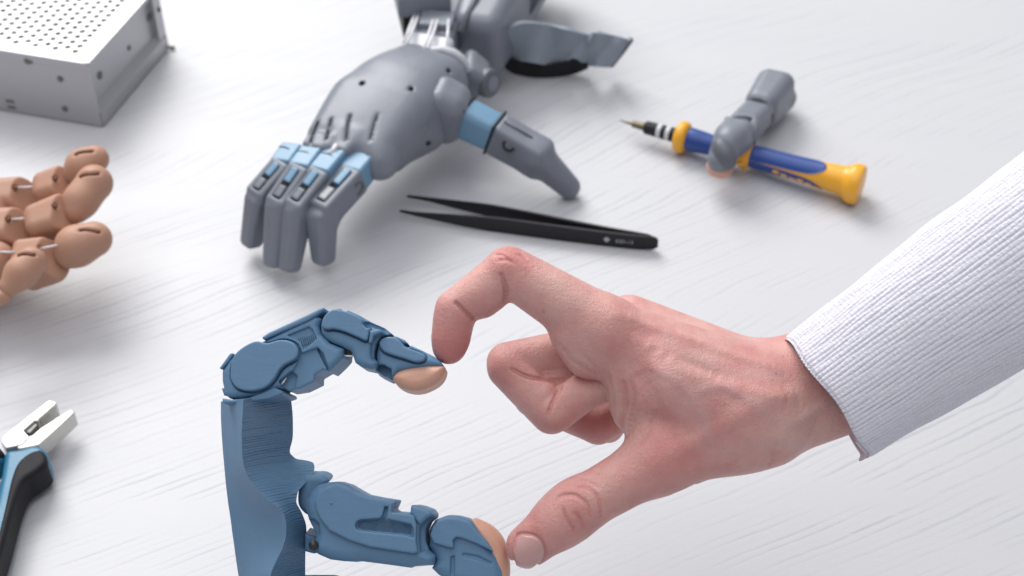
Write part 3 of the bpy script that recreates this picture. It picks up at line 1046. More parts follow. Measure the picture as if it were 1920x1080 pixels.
def palm():
    n = 220
    cols = []
    for k in range(3):
        pts = np.array(zp([r[k] for r in ROWS]))
        t = np.linspace(0, len(ROWS) - 1, n)
        c = np.stack([np.interp(t, range(len(ROWS)), pts[:, i]) for i in (0, 1)], 1)
        for _ in range(12):
            c[1:-1] = .25 * c[:-2] + .5 * c[1:-1] + .25 * c[2:]
        cols.append(c)
    wb = np.interp(np.linspace(0, len(ROWS) - 1, n), range(len(ROWS)), [r[3] for r in ROWS])
    vs, fs, mi = [], [], []
    nf, nw = 8, 12
    for i in range(n):
        L, Rg, Bk = (c[i] for c in cols)
        ring = []
        for a in range(nf + 1):
            t = a / nf
            q = L * (1 - t) + Rg * t
            ring.append((q, 9 - 21 * t ** 1.2 - 1.5 * math.sin(math.pi * t)))
        for a in range(1, nw + 1):
            t = a / nw
            q = Rg * (1 - t) + Bk * t
            ring.append((q, -12 + (wb[i] + 12) * t + 2.0 * math.sin(math.pi * t)))
        ring.append((Bk * .9 + L * .1 + (-4, 0), wb[i] + 6))
        ring.append((Bk * .3 + L * .7, 22))
        ring.append((L + (2, 0), 17))
        for q, w in ring:
            vs.append(HF.loc(P(q[0], q[1], w)))
        m = len(ring)
    for i in range(n - 1):
        for a in range(m):
            b = (a + 1) % m
            fs.append((i * m + a, (i + 1) * m + a, (i + 1) * m + b, i * m + b))
            mi.append(1 if nf <= a < nf + nw else 0)
    fs += [tuple(range(m)), tuple((n - 1) * m + a for a in range(m - 1, -1, -1))]
    mi += [1, 1]
    me = mesh_py(vs, fs)
    o = put(me, 'palm', [M_blue, M_blue_palm], robot, HF.mat())
    me.polygons.foreach_set('material_index', mi)
    me.set_sharp_from_angle(angle=math.radians(35))
    return o
pl = palm()
# the saddle under the first knuckle
fk = view_frame(480, 740, -4, yaw=-6, pitch=10)
plate(fk, zp([(55, 135), (110, 143), (200, 132), (270, 105), (330, 78), (375, 96), (380, 112), (300, 140), (160, 160), (60, 165)]), -.018, .0022, .0006, 'knuckle_saddle', pl)
# thumb bracket, dark and behind
fb = view_frame(595, 910, 4)
plate(fb, zp([(470, 560), (545, 545), (590, 550), (614, 578), (560, 640), (520, 760), (450, 700)]), -.014, 0, .002, 'thumb_bracket', pl, n=50)
plate(fb, zp([(490, 850), (545, 865), (575, 890), (572, 950), (540, 958), (490, 945)]), -.012, .002, .001, 'thumb_bracket', pl)
# forearm post and foot, below the frame
wr = P(548, 1170, 2)
post = Solid(WORLD, [wr[0] - .045, wr[1] - .06, 0], [wr[0] + .045, wr[1] + .045, wr[2] + .03], .0011)
post.tbox(wr + UPV * .012, (wr[0], wr[1] - .012, .03), (0, 1, 0), (.019, .0125), (.024, .02), .006)
post.tbox((wr[0], wr[1] - .012, .034), (wr[0], wr[1] - .012, .0006), (0, 1, 0), (.026, .022), (.032, .03), .005, .008)
post.mesh('forearm', M_blue, robot)

# --- thumb
fh = view_frame(690, 960, -7, yaw=-3, pitch=8)
body = zt([(40, 400), (42, 330), (75, 255), (130, 208), (210, 184), (290, 178), (370, 203), (440, 245), (510, 284), (640, 310), (748, 326), (764, 342), (755, 396), (868, 410), (884, 360), (960, 375), (1030, 402), (1056, 440), (1054, 468), (1008, 505), (985, 560), (985, 650), (1010, 720), (1062, 765), (1052, 840), (960, 845), (900, 850), (872, 862), (640, 830), (480, 810), (440, 815), (330, 808), (230, 795), (130, 752), (90, 700), (120, 600), (60, 480)])
s = solid_for(fh, body, -.023, .001)
s.ext(fh.poly(body), -.021, -.0010, .0042)
s.ext(fh.poly(zt([(755, 330), (770, 330), (760, 392), (870, 405), (878, 372), (890, 366), (880, 430), (745, 420), (720, 400)])), -.03, .004, .0003, 'cut', .0004)
s.ext(fh.poly(zt([(1010, 470), (1060, 470), (1000, 540), (985, 640), (1000, 700), (950, 740), (940, 640), (945, 540)])), -.004, .004, .0003, 'cut', .001)
s.ext(fh.poly(zt([(40, 480), (110, 480), (150, 510), (150, 590), (80, 600)])), -.004, .004, .0003, 'cut', .001)
hx = s.mesh('thumb_base_segment', M_blue, robot)
slot = zt([(446, 520), (458, 490), (490, 476), (640, 466), (660, 440), (676, 372), (704, 376), (690, 470), (880, 512), (900, 545), (905, 620), (840, 600), (490, 566), (452, 548)])
plate(fh, zt([(128, 330), (150, 275), (210, 225), (300, 196), (380, 222), (450, 265), (540, 300), (690, 322), (738, 345), (732, 420), (860, 432), (905, 445), (925, 520), (920, 640), (935, 730), (900, 742), (820, 730), (560, 690), (400, 640), (240, 560), (170, 470), (140, 400)]), -.003, .0010, .0006, 'side_plate', hx, slots=((slot, -.0010, .004),))
plate(fh, zt([(250, 330), (276, 345), (262, 362), (246, 352)]), 0, .0015, .0004, 'print_nub', hx)
plate(fh, zt([(880, 362), (960, 378), (1030, 406), (1050, 440), (1000, 470), (950, 520), (925, 500), (870, 430)]), -.012, .0004, .0014, 'collar', hx)
fd = view_frame(880, 1020, -7, yaw=-3, pitch=8)
body = zt([(1008, 590), (1020, 540), (1060, 480), (1150, 446), (1230, 450), (1310, 470), (1355, 492), (1400, 540), (1480, 630), (1560, 760), (1598, 870), (1606, 940), (1570, 1010), (1420, 1030), (1220, 990), (1090, 920), (1030, 862), (1062, 800), (1050, 760), (1005, 690)])
s = solid_for(fd, body, -.022, .001)
s.ext(fd.poly(body), -.0195, -.001, .0042)
s.ext(fd.poly(zt([(1280, 740), (1400, 760), (1510, 815), (1505, 830), (1390, 790), (1285, 765)])), -.0018, .004, .0002, 'cut', .0006)
s.ext(fd.poly(zt([(1190, 770), (1215, 760), (1215, 930), (1185, 920)])), -.0022, .004, .0002, 'cut', .0008)
s.ext(fd.poly(zt([(1030, 760), (1060, 770), (1050, 850), (1020, 850)])), -.006, .004, .0002, 'cut', .0006)
dx = s.mesh('thumb_tip', M_blue, robot)
plate(fd, zt([(1030, 600), (1050, 530), (1090, 485), (1160, 462), (1240, 468), (1320, 492), (1390, 560), (1470, 645), (1530, 740), (1500, 716), (1400, 668), (1290, 624), (1235, 612), (1208, 640), (1216, 700), (1160, 690), (1060, 660)]), -.003, .0009, .0005, 'side_plate', dx)
tip = zt([(1340, 484), (1440, 500), (1525, 555), (1590, 640), (1628, 760), (1640, 880), (1630, 960), (1580, 1015), (1480, 1000), (1380, 700)])
s = solid_for(fd, tip, -.021, .001)
s.ext(fd.poly(spline(tip, 60, True)), -.0188, -.0022, .0050)
s.mesh('thumb_pad', M_bluepad, dx)
tube('joint_pin', M_dark, [P(588, 1022, -7), P(588, 1022, 8)], .0017, robot, 14)
tube('joint_pin', M_dark, [P(797, 1010, -4), P(797, 1010, 8)], .0016, robot, 14)

# ================================================================== TWEEZERS
tw = thing('tweezers', 'slim black tweezers lying open on the table below the grey robot hand', 'tweezers', T(1225, 455, 0))
Z6 = lambda x, y: (740 + x / 3, 140 + y / 3)
def tw_arm(path, name):
    pts = np.array([[*T(*Z6(x, y), .0052)[:2], hh] for x, y, hh in path])
    q = spline(pts, 60)
    top = [(x, y, .0053 + h) for x, y, h in q]
    bot = [(x, y, .0053 - h) for x, y, h in q]
    return ribbon(name, M_tweez, top, bot, .0014, tw, 60)
near = tw_arm([(30, 767, .0004), (130, 786, .0012), (270, 806, .0026), (400, 824, .0038), (560, 842, .0048), (830, 878, .0049), (1150, 918, .0047), (1330, 938, .0046), (1430, 945, .0044), (1466, 948, .0036), (1482, 949, .0020)], 'arm')
far = tw_arm([(70, 684, .0004), (200, 704, .0012), (350, 732, .0026), (520, 762, .0040), (640, 788, .0047), (800, 820, .0048), (1000, 860, .0048), (1200, 898, .0047), (1400, 932, .0045), (1440, 938, .0036), (1460, 940, .0024)], 'arm')
for nm, body, sz, (x, y) in (('print_mark', 'ESD-13', .0032, (1245, 925)), ('print_mark', '\u25C6', .0040, (1180, 882))):
    cu = bpy.data.curves.new('text', 'FONT')
    cu.body = body
    cu.size = sz
    cu.align_y = 'CENTER'
    tmp = bpy.data.objects.new('text', cu)
    COL.objects.link(tmp)
    dg = bpy.context.evaluated_depsgraph_get()
    me = bpy.data.meshes.new_from_object(tmp.evaluated_get(dg))
    bpy.data.objects.remove(tmp)
    d = nrm(T(*Z6(1430, 945), .0052) - T(*Z6(1150, 918), .0052))
    nn = nrm(np.cross(d, (0, 0, 1)))
    npx = spline([T(*Z6(a, b), .0053) for a, b in ((830, 878), (1150, 918), (1330, 938), (1430, 945))], 400)
    want = T(*Z6(x, y), .0052)
    at_ = npx[np.argmin(((npx - want) ** 2).sum(1))]
    base = Frame(at_ + nn * .00105, d, (0, 0, 1), nn)
    put(me, nm, M_print, tw, base.mat(), smooth=False)

# ================================================================== SCREWDRIVER
A0, A1 = T(1163, 226, .0098), T(1612, 347, .0118)
sd = thing('screwdriver', 'precision screwdriver with blue and yellow handle lying under a loose grey finger', 'screwdriver', [*A1[:2], 0])
LX = lambda x: (x - 1163) / (1612 - 1163)
lathe('bit', M_bit, A0, A1, [(0, .0004), (LX(1186), .0011), (LX(1188), .0021), (LX(1214), .0024)], sd, 20)
lathe('chuck', M_black, A0, A1, [(LX(1211), .0030), (LX(1214), .0040), (LX(1274), .0044), (LX(1276), .0044)], sd, 28)
for x in (1237, 1254):
    lathe('chuck_ring', M_white, A0, A1, [(LX(x), .00425), (LX(x + 1), .0045), (LX(x + 7), .0045), (LX(x + 8), .0043)], sd, 28)
lathe('collar', M_yel, A0, A1, [(LX(1273), .0070), (LX(1276), .0088), (LX(1281), .0096), (LX(1288), .0096), (LX(1293), .0088), (LX(1296), .0068)], sd, 40)
lathe('grip', M_dblue, A0, A1, [(LX(1292), .0066), (LX(1300), .0071), (LX(1315), .0068), (LX(1345), .0060), (LX(1380), .0060), (LX(1395), .0066)], sd, 40)
lathe('grip_band', M_yel, A0, A1, [(LX(1392), .0060), (LX(1394), .0072), (LX(1400), .0076), (LX(1410), .0076), (LX(1416), .0070), (LX(1417), .0062)], sd, 40)
HP = [(LX(1414), .0060), (LX(1424), .0064), (LX(1450), .0063), (LX(1490), .0065), (LX(1530), .0071), (LX(1556), .0078), (LX(1572), .0082), (LX(1586), .0086)]
lathe('handle', M_yel, A0, A1, HP, sd, 40)
lathe('end_cap', M_yel, A0, A1, [(LX(1583), .0090), (LX(1588), .0094), (LX(1594), .0110), (LX(1600), .0117), (LX(1610), .0117), (LX(1614), .0111), (LX(1615.5), .0098)], sd, 48)
ex = nrm(A1 - A0); wx = nrm(np.cross((0, 0, 1), ex)); ux = np.cross(ex, wx)
def on_handle(x, ang, lift):
    t = LX(x)
    r = np.interp(t, [q[0] for q in HP], [q[1] for q in HP]) + lift
    return A0 + (A1 - A0) * t + r * (wx * math.cos(ang) + ux * math.sin(ang))
def patch(name, mat, xs, half, ang0, lift, m=16, thick=.0012):
    vs, fs = [], []
    for lf in (lift, lift - thick):
        for x, hw in zip(xs, half):
            for j in range(m):
                vs.append(on_handle(x, ang0 + hw * (2 * j / (m - 1) - 1), lf))
    n = len(xs)
    o = n * m
    I = lambda i, j: i * m + j
    for i in range(n - 1):
        for j in range(m - 1):
            fs.append((I(i, j), I(i, j + 1), I(i + 1, j + 1), I(i + 1, j)))
        for j in (0, m - 1):
            fs.append((I(i, j), I(i + 1, j), o + I(i + 1, j), o + I(i, j)))
    for i in (0, n - 1):
        for j in range(m - 1):
            fs.append((I(i, j), I(i, j + 1), o + I(i, j + 1), o + I(i, j)))
    return put(mesh_py(vs, fs), name, mat, sd)
xs = [1415, 1430, 1450, 1470, 1490, 1510, 1525, 1535, 1543, 1549, 1552]
hw = [1.02, 1.02, .98, .95, .93, .88, .80, .68, .52, .32, .10]
front = math.pi * .5
for k, a0 in enumerate((1.9, 1.9 + 2.094, 1.9 - 2.094)):
    patch('grip_inlay', M_dblue, xs, hw, a0, .00045)
# slanted yellow dashes on the lower inlay
for k in range(6):
    x = 1462 + k * 15
    patch('inlay_mark', M_yel, [x, x + 4, x + 8, x + 12], [.10, .16, .14, .08], 1.9 + 2.094 - .62 + .10 * (k % 3) + .05 * k, .0008, 6, .0006)
for ang in (0.2, 1.25, 2.3, 3.35, 4.4, 5.4):
    q = A0 + (A1 - A0) * LX(1405) + .0074 * (wx * math.cos(ang) + ux * math.sin(ang))
    b = Solid(WORLD, q - .004, q + .004, .0004)
    b.ell(q, (ex, wx, ux), (.0024, .0020, .0020))
    b.mesh('grip_stud', M_yel, sd)

# ================================================================== LOOSE GREY FINGER ON THE SCREWDRIVER
lf = thing('loose_finger', 'loose grey robot finger leaning across the blue and yellow screwdriver', 'robot finger', T(1440, 240, 0))
def px_solid(pts, zlo, zhi, pad, h):
    w = np.array(pts)
    lo_, hi_ = w.min(0) - pad, w.max(0) + pad
    lo_[2], hi_[2] = max(lo_[2], zlo), min(hi_[2], zhi)
    return Solid(WORLD, lo_, hi_, h)
Pa, Pb, Pc, Pd, Pe = T(1458, 164, .0170), T(1420, 216, .0175), T(1388, 246, .0225), T(1366, 268, .026), T(1352, 300, .0205)
s = px_solid([Pa, Pb], .0005, .08, .026, .0006)
s.tbox(Pa + nrm(Pa - Pb) * .002, Pb, (0, .15, 1), (.0122, .0140), (.0098, .0118), .0075)
s.tbox(Pa, Pa - np.array([-.001, 0, .010]), (0, 1, .1), (.0108, .008), (.0112, .0085), .006, .006)
s.cut = None
g1 = s.mesh('base_segment', M_grey, lf, relax=1)
s = px_solid([Pb, Pc], .0005, .08, .022, .0006)
s.tbox(Pb + nrm(Pa - Pb) * .006, Pc, (0, .15, 1), (.0094, .0086), (.0090, .0088), .0055)
s.cyl(Pc - wx * 0 - np.array([.009, 0, 0]), Pc + np.array([.009, 0, 0]), .0085, .001, .002)
s.tbox(Pc + (.002, .004, .008), Pc + (-.002, -.006, .0085), (0, .15, 1), (.005, .003), (.005, .003), .001, 0, 'cut')
s.mesh('middle_segment', M_grey, lf, relax=1)
s = px_solid([Pc, Pd, Pe], .0005, .08, .022, .0005)
s.tbox(Pc + (.000, -.001, .001), Pd, (0, .3, 1), (.0096, .0098), (.0096, .0088), .0060)
s.cone(Pd, Pe, .0092, .0078, .005)
s.mesh('fingertip', M_grey, lf, relax=1)
dirn = nrm(Pe - Pd)
s = px_solid([Pd, Pe], .0005, .08, .022, .0005)
s.ell(Pe * .75 + Pd * .25 + np.array([0, -.0028, .0036]), (dirn, (1, 0, 0), np.cross(dirn, (1, 0, 0))), (.0082, .0070, .0062))
s.mesh('nail_plate', M_greyd, lf)
s = px_solid([Pe], .0003, .08, .018, .0005)
s.ell(Pe + np.array([0, .001, -.0055]), ((1, 0, 0), (0, 1, 0), (0, 0, 1)), (.0078, .0085, .0055))
s.mesh('fingertip_pad', M_bluepad, lf)
for c0, a0, hw_, hh in ((Pb, nrm(Pa - Pb), .0101, .0121), (Pc * .92 + Pd * .08, nrm(Pc - Pd), .0096, .0098)):
    s = Solid(WORLD, c0 - .016, c0 + .016, .0006)
    wv_ = nrm(np.cross((0, .2, 1), a0))
    s.ell(c0, (a0, wv_, np.cross(a0, wv_)), (.0012, hw_ * 1.03, hh * 1.03))
    s.mesh('joint_gap_shade', M_greyd, lf)  # dark disc stands in for the shade between the segments
tube('hinge_pin', M_greyd, [Pc + np.array([-.0099, 0, .0]), Pc + np.array([.0099, 0, 0])], .004, lf, 18)

# ================================================================== PERFORATED METAL CASE
ca, cb, cc = T(193, 240), T(318, 90), T(0, 207)
ES, EF = nrm(cb - ca), nrm(cc - ca)        # along the side, along the front
EF = nrm(EF - ES * (EF @ ES))
LS, LF, HZ = np.linalg.norm(cb - ca), .165, .0455
UPZ = np.array([0, 0, 1.0])
case = thing('metal_case', 'silver sheet metal case with rows of round holes in its lid', 'metal case', ca)
th = .0005
foot = .0008
# lid with real holes
def lid():
    p1, p2, rh = .00603, .00655, .0021    # pitch along the side, column spacing along the front, hole radius
    nseg = 16
    vs, fs = [], []
    def add(q):
        vs.append(q)
        return len(vs) - 1
    m0 = .0079
    ncol = int((LF - .018) / p2)
    nrow = int((LS - 2 * m0) / p1)
    X0 = .0107
    zt_, zb_ = HZ, HZ - th
    def pt(f, sd_, z):
        return ca + EF * f + ES * sd_ + UPZ * z
    def quad(f0, f1, s0, s1):
        a = [add(pt(f, q, zt_)) for f, q in ((f0, s0), (f0, s1), (f1, s1), (f1, s0))]
        fs.append(tuple(a))
    for c_ in range(ncol):
        f0 = X0 + c_ * p2
        off = m0 + (p1 / 2 if c_ % 2 else 0)
        nr = nrow if c_ % 2 == 0 else nrow - 1
        quad(f0, f0 + p2, .0004, off)
        for r_ in range(nr):
            s0 = off + r_ * p1
            cx, cy = f0 + p2 / 2, s0 + p1 / 2
            ring_o, ring_i, ring_b = [], [], []
            for k in range(nseg):
                a = 2 * math.pi * (k + .5) / nseg
                co, si = math.cos(a), math.sin(a)
                sc = min(p2 / 2 / abs(co), p1 / 2 / abs(si))
                ring_o.append(add(pt(cx + co * sc, cy + si * sc, zt_)))
                ring_i.append(add(pt(cx + co * rh, cy + si * rh, zt_)))
                ring_b.append(add(pt(cx + co * rh, cy + si * rh, zb_)))
            for sx, sy, ks in ((1, 1, 0), (-1, 1, 1), (-1, -1, 2), (1, -1, 3)):
                q = nseg // 4
            for k in range(nseg):
                j = (k + 1) % nseg
                fs.append((ring_o[j], ring_o[k], ring_i[k], ring_i[j]))
                fs.append((ring_i[j], ring_i[k], ring_b[k], ring_b[j]))
            for sx, sy in ((1, 1), (-1, 1), (-1, -1), (1, -1)):     # corner of the cell
                ang = math.atan2(sy * p1, sx * p2) % (2 * math.pi)
                k = int((ang / (2 * math.pi) * nseg) - .5) % nseg
                j = (k + 1) % nseg
                fs.append((ring_o[k], ring_o[j], add(pt(cx + sx * p2 / 2, cy + sy * p1 / 2, zt_))))
        quad(f0, f0 + p2, off + nr * p1, LS - .0004)
    quad(.0004, X0, .0004, LS - .0004)
    quad(X0 + ncol * p2, LF - .0004, .0004, LS - .0004)
    o = put(mesh_py(vs, fs), 'lid', M_case, case, smooth=False)
    return o
lid()
# folded lips round the lid
boxmesh('lid_lip', M_case, ca + UPZ * (HZ - .0045) - ES * .0007, EF * LF, ES * .0007, UPZ * .0053, case, .0003)
boxmesh('lid_lip', M_case, ca + UPZ * (HZ - .0014) - EF * .0010, EF * .0034, ES * LS, UPZ * .0026, case, .0004)
# front wall
boxmesh('front_panel', M_case, ca + UPZ * foot, EF * LF, ES * th, UPZ * (HZ - foot - .0046), case, .0003)
# side: recessed sheet, a sloping skirt, end post
boxmesh('side_panel', M_case, ca + EF * .0042 + ES * .0012 + UPZ * .012, EF * th, ES * (LS - .010), UPZ * (HZ - .0136), case)
def prism(name, mat, prof, a, L, parent):  # profile in (-EF, Z), swept along ES
    vs = [ca + ES * (a + L * t) - EF * p[0] + UPZ * p[1] for t in (0, 1) for p in prof]
    n = len(prof)
    fs = [tuple(range(n)), tuple(range(2 * n - 1, n - 1, -1))] + [(i, n + i, n + (i + 1) % n, (i + 1) % n) for i in range(n)]
    o = put(mesh_py(vs, fs), name, mat, parent, smooth=False)
    b = o.modifiers.new('bevel', 'BEVEL'); b.width = .0008; b.segments = 3
    return o
prism('side_skirt', M_case, [(-.0045, .0145), (.0006, .0105), (.0006, foot), (-.0012, foot), (-.0052, .012)], .0012, LS - .002, case)
boxmesh('end_post', M_case, ca + ES * (LS - .0095) + UPZ * .004 + EF * .0002, EF * .006, ES * .0092, UPZ * (HZ - .0056), case, .0004)
boxmesh('back_panel', M_case, ca + ES * (LS - th) + EF * .007 + UPZ * foot, EF * (LF - .007), ES * th, UPZ * (HZ - .003), case)
boxmesh('left_panel', M_case, ca + ES * .002 + EF * (LF - th) + UPZ * foot, EF * th, ES * (LS - .004), UPZ * (HZ - .003), case)
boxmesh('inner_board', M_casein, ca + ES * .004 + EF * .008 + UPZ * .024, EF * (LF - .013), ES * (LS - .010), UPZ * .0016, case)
boxmesh('base_sheet', M_case, ca + ES * .002 + EF * .006 + UPZ * foot, EF * (LF - .008), ES * (LS - .005), UPZ * th, case)
def disc_on(name, mat, p, n, r, t, parent, seg=18):
    return lathe(name, mat, p - n * .0004, p + n * t, [(0, r), (.8, r), (1, r * .8)], parent, seg)
nf, ns = -ES, -EF
def front_at(x, y):
    fr_ = Frame(ca, EF, UPZ, nf)
    return fr_.wld([*fr_.to(x, y), 0])
def side_at(x, y, back=.0042):
    fr_ = Frame(ca + EF * back, ES, UPZ, ns)
    return fr_.wld([*fr_.to(x, y), 0])
for x, y in ((52, 114),):
    disc_on('screw', M_screw, front_at(x, y), nf, .0022, .0010, case)
    disc_on('screw', M_screw, front_at(x + 7, y + 1), nf, .0014, .0010, case)
for x, y in ((113, 148), (122, 204)):
    disc_on('rivet', M_screw, front_at(x, y), nf, .0020, .0007, case)
for x, y in ((19, 190), (22, 201)):
    p = front_at(x, y)
    boxmesh('vent_slot', M_screw, p - EF * .0028 - UPZ * .0009 + nf * .0004, EF * .0056, ES * .0006, UPZ * .0018, case, .0002)
for x, y, r in ((187, 141, .0026), (242, 90, .0017), (279, 33, .0026)):
    disc_on('screw', M_screw, side_at(x, y), ns, r, .0008, case)
disc_on('screw', M_screw, side_at(298, 18, .0002), ns, .0016, .0010, case)
boxmesh('bent_tab', M_screw, cb + UPZ * .0006 - EF * .0005 - ES * .002, -EF * .0042, ES * .0014, UPZ * .0022, case, .0004)

# ================================================================== FLESH-COLOURED JOINTED HAND
fh_ = thing('prosthetic_hand', 'flesh coloured jointed prosthetic hand with corded fingers pointing right, resting at left table edge', 'prosthetic hand', T(-90, 470, 0))
def fz(x, y, z):
    return T(x / 3, 240 + y / 3, z)
FS = .0000926                       # metres per zoomed pixel there
def seg(name, parts, slot=None, holes=(), k=.004, cup=None, block=False):
    pts = [fz(*p[:3]) for p in parts]
    rad = [p[3] * FS * 1.06 for p in parts]
    w = np.array(pts)
    s = Solid(WORLD, w.min(0) - max(rad) - .003, w.max(0) + max(rad) + .003, .00062)
    if len(pts) == 1:
        s.cone(pts[0], pts[0] + 1e-5, rad[0], rad[0])
    if block:
        s.tbox(pts[0], pts[1], (0, -.3, 1), (rad[0], rad[0] * .95), (rad[1], rad[1] * .95), min(rad) * .62)
    for i in range(1 if block else 0, len(pts) - 1):
        s.cone(pts[i], pts[i + 1], rad[i], rad[i + 1], k)
    if cup:
        c0 = fz(*cup[:3]); r0 = cup[3] * FS
        s.cone(c0, c0 + 1e-5, r0, r0, .0012, 'cut')
    o = None
    cuts = []
    if slot:
        h = s.hits([(x / 3, 240 + y / 3) for x, y in slot], 7)
        for i in range(len(h) - 1):
            s.cone(h[i], h[i + 1], .0011, .0011, .0003, 'cut')
        cuts.append(h)
    hs = []
    for x, y in holes:
        q = s.hit(x / 3, 240 + y / 3)
        s.cone(q, q + ray(x / 3, 240 + y / 3) * .003, .0014, .0014, .0003, 'cut')
        hs.append(q)
        # the sloping flat at the joint, where the cord comes out
        nn = nrm((.80, -.22, .55))
        X, Y, Z = s.ax[0][:, None, None], s.ax[1][None, :, None], s.ax[2][None, None, :]
        pl_ = (X - q[0] - .0012) * nn[0] + (Y - q[1]) * nn[1] + (Z - q[2]) * nn[2] + .0024
        s.v = (-smin(-s.v, -pl_, .0012)).astype(np.float32)
    o = s.mesh(name, M_flesh, fh_, relax=1)
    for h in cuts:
        tube('slot_shade_fill', M_fleshd, [p + nrm(ray(80, 400)) * .0008 for p in h], .0009, o, 8)  # darker tube laid in the slot, its shade put into the colour
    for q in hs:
        tube('cord_hole_shade', M_fleshd, [q + nrm(ray(80, 400)) * .0006, q + nrm(ray(80, 400)) * .0024], .0012, o, 10)  # darker plug gives the hole its shade by colour
    return o
# farthest finger
seg('finger_segment', [(-80, 400, .040, 96), (206, 383, .042, 98)], None, [(85, 336)], block=True)
seg('finger_segment', [(204, 362, .044, 84), (400, 304, .049, 94)], None, [(312, 285)], block=True)
seg('finger_segment', [(420, 265, .050, 60), (470, 215, .053, 88), (535, 175, .056, 74)], [(425, 150), (440, 138), (475, 131), (520, 130)])
# second finger
seg('finger_segment', [(-90, 575, .038, 104), (160, 571, .040, 106)], None, [(48, 515)], block=True)
seg('finger_segment', [(156, 560, .041, 92), (414, 474, .046, 106)], None, [(310, 440)], block=True)
seg('finger_segment', [(430, 470, .046, 62), (455, 410, .048, 86), (530, 310, .052, 98)], [(450, 275), (470, 262), (510, 257), (555, 256)])
# third finger
seg('finger_segment', [(-100, 730, .034, 100), (-20, 740, .035, 96)], None, [])
seg('finger_segment', [(86, 745, .035, 88), (348, 728, .037, 96), (270, 790, .031, 74), (190, 850, .026, 60)], None, [(225, 676)], block=True)
seg('finger_segment', [(385, 720, .036, 62), (430, 665, .039, 102), (530, 625, .041, 92)], [(448, 575), (475, 569), (520, 575), (560, 586)])
# nearest, smallest finger
seg('finger_segment', [(-60, 960, .040, 50), (14, 948, .043, 40)], None, [])
seg('finger_segment', [(55, 890, .046, 52), (120, 815, .049, 74), (178, 752, .051, 74)], [(100, 718), (120, 708), (155, 706), (196, 714)])
for a, b in (((85, 336, .0445), (200, 330, .0455)), ((48, 515, .0425), (165, 505, .0435)), ((225, 676, .0405), (330, 656, .0410)), ((-40, 695, .0385), (84, 696, .0395))):
    pa, pb = fz(*a) , fz(*b)
    up_ = -nrm(ray(80, 400)) * .006
    tube('cord', M_cord, [pa + up_, (pa + pb) / 2 + up_, pb + up_], .0005, fh_, 8)
# palm and heel, out of frame to the left
s = Solid(WORLD, T(-330, 470, .02) - (.03, .07, .02), T(-10, 470, .03) + (.012, .07, .03), .0016)
s.tbox(T(-40, 475, .034), T(-300, 475, .022), (0, .1, 1), (.040, .014), (.034, .020), .012)
for y, z in ((400, .040), (450, .036), (500, .028)):
    s.cone(T(-20, y - 8, z), T(-140, y, .03), .011, .013, .008)
s.tbox(T(-200, 475, .016), T(-300, 475, .013), (0, 0, 1), (.03, .012), (.03, .012), .008, .006)
s.mesh('palm', M_flesh, fh_, relax=1)

# ================================================================== PLIERS
plr = thing('pliers', 'combination pliers with steel jaws and blue and black handles lying open at the lower left', 'pliers', T(35, 822, 0))
def z6(pts):
    return [(x / 6, 740 + y / 6) for x, y in pts]
def z3(pts):
    return [(x / 3, 720 + y / 3) for x, y in pts]
fj = flat_frame(60, 800, .0165)
def flat_plate(fr, pts, z0, z1, r, name, mat, parent, h=.0004, taper=0.0, n=None):
    pts = spline(pts, n, True) if n else pts
    s = solid_for(fr, pts, z0, z1, h, .003)
    s.ext(fr.poly(pts), z0, z1, r, taper=taper)
    return s.mesh(name, mat, parent)
j1 = z6([(10, 530), (25, 480), (70, 432), (545, 58), (600, 66), (637, 92), (620, 112), (520, 200), (440, 268), (424, 300), (392, 288), (265, 400), (330, 470), (250, 560), (60, 600)])
flat_plate(fj, j1, -.0095, 0, .0005, 'jaw', M_steel, plr)
j2 = z6([(330, 452), (365, 440), (440, 372), (780, 152), (820, 158), (834, 186), (760, 262), (640, 372), (520, 478), (430, 556), (200, 600), (150, 520)])
flat_plate(fj, j2, -.0095, -.0006, .0005, 'jaw', M_steel, plr)
flat_plate(fj, z6([(268, 398), (390, 288), (425, 312), (330, 415)]), -.0092, -.0012, .0003, 'cutting_edge', M_screw, plr)
for k in range(9):                # teeth of the gripping faces
    x, y = 452 + k * 20, 262 - k * 18.5
    flat_plate(fj, z6([(x, y), (x + 9, y - 8), (x + 14, y + 2), (x + 5, y + 10)]), -.0085, -.0014, .0002, 'tooth', M_steelp, plr, .0003)
pc = T(185 / 6, 740 + 500 / 6, .0168)
lathe('pivot', M_steelp, pc - UPZ * .011, pc + UPZ * .0008, [(0, .0066), (.93, .0066), (1, .0060)], plr, 40)
lathe('pivot_pin', M_steel, pc, pc + UPZ * .0013, [(0, .0030), (.8, .0030), (1, .0026)], plr, 28)
hb = z3([(30, 372), (110, 356), (185, 338), (225, 342), (255, 366), (268, 395), (262, 440), (200, 490), (128, 545), (85, 640), (52, 760), (20, 880), (-20, 1010), (-70, 1180), (-120, 1330), (-185, 1330), (-160, 1180), (-90, 900), (-40, 700), (0, 520), (15, 430)])
fhd = flat_frame(40, 900, .0180)
s = solid_for(fhd, hb, -.016, 0, .0006)
s.ext(fhd.poly(spline(hb, 120, True)), -.0150, 0, .0032)
s.mesh('handle', M_pblue, plr)
kb = z3([(215, 360), (245, 372), (262, 402), (256, 445), (195, 496), (132, 542), (88, 640), (54, 760), (22, 880), (-18, 1010), (-66, 1180), (-112, 1320), (-140, 1320), (-120, 1200), (-60, 1000), (-20, 840), (8, 730), (34, 610), (56, 520), (90, 440), (150, 385)])
fkd = flat_frame(40, 900, .0186)
s = solid_for(fkd, kb, -.016, 0, .0006)
s.ext(fkd.poly(spline(kb, 120, True)), -.0160, 0, .0026)
s.mesh('handle_grip', M_pblack, plr)
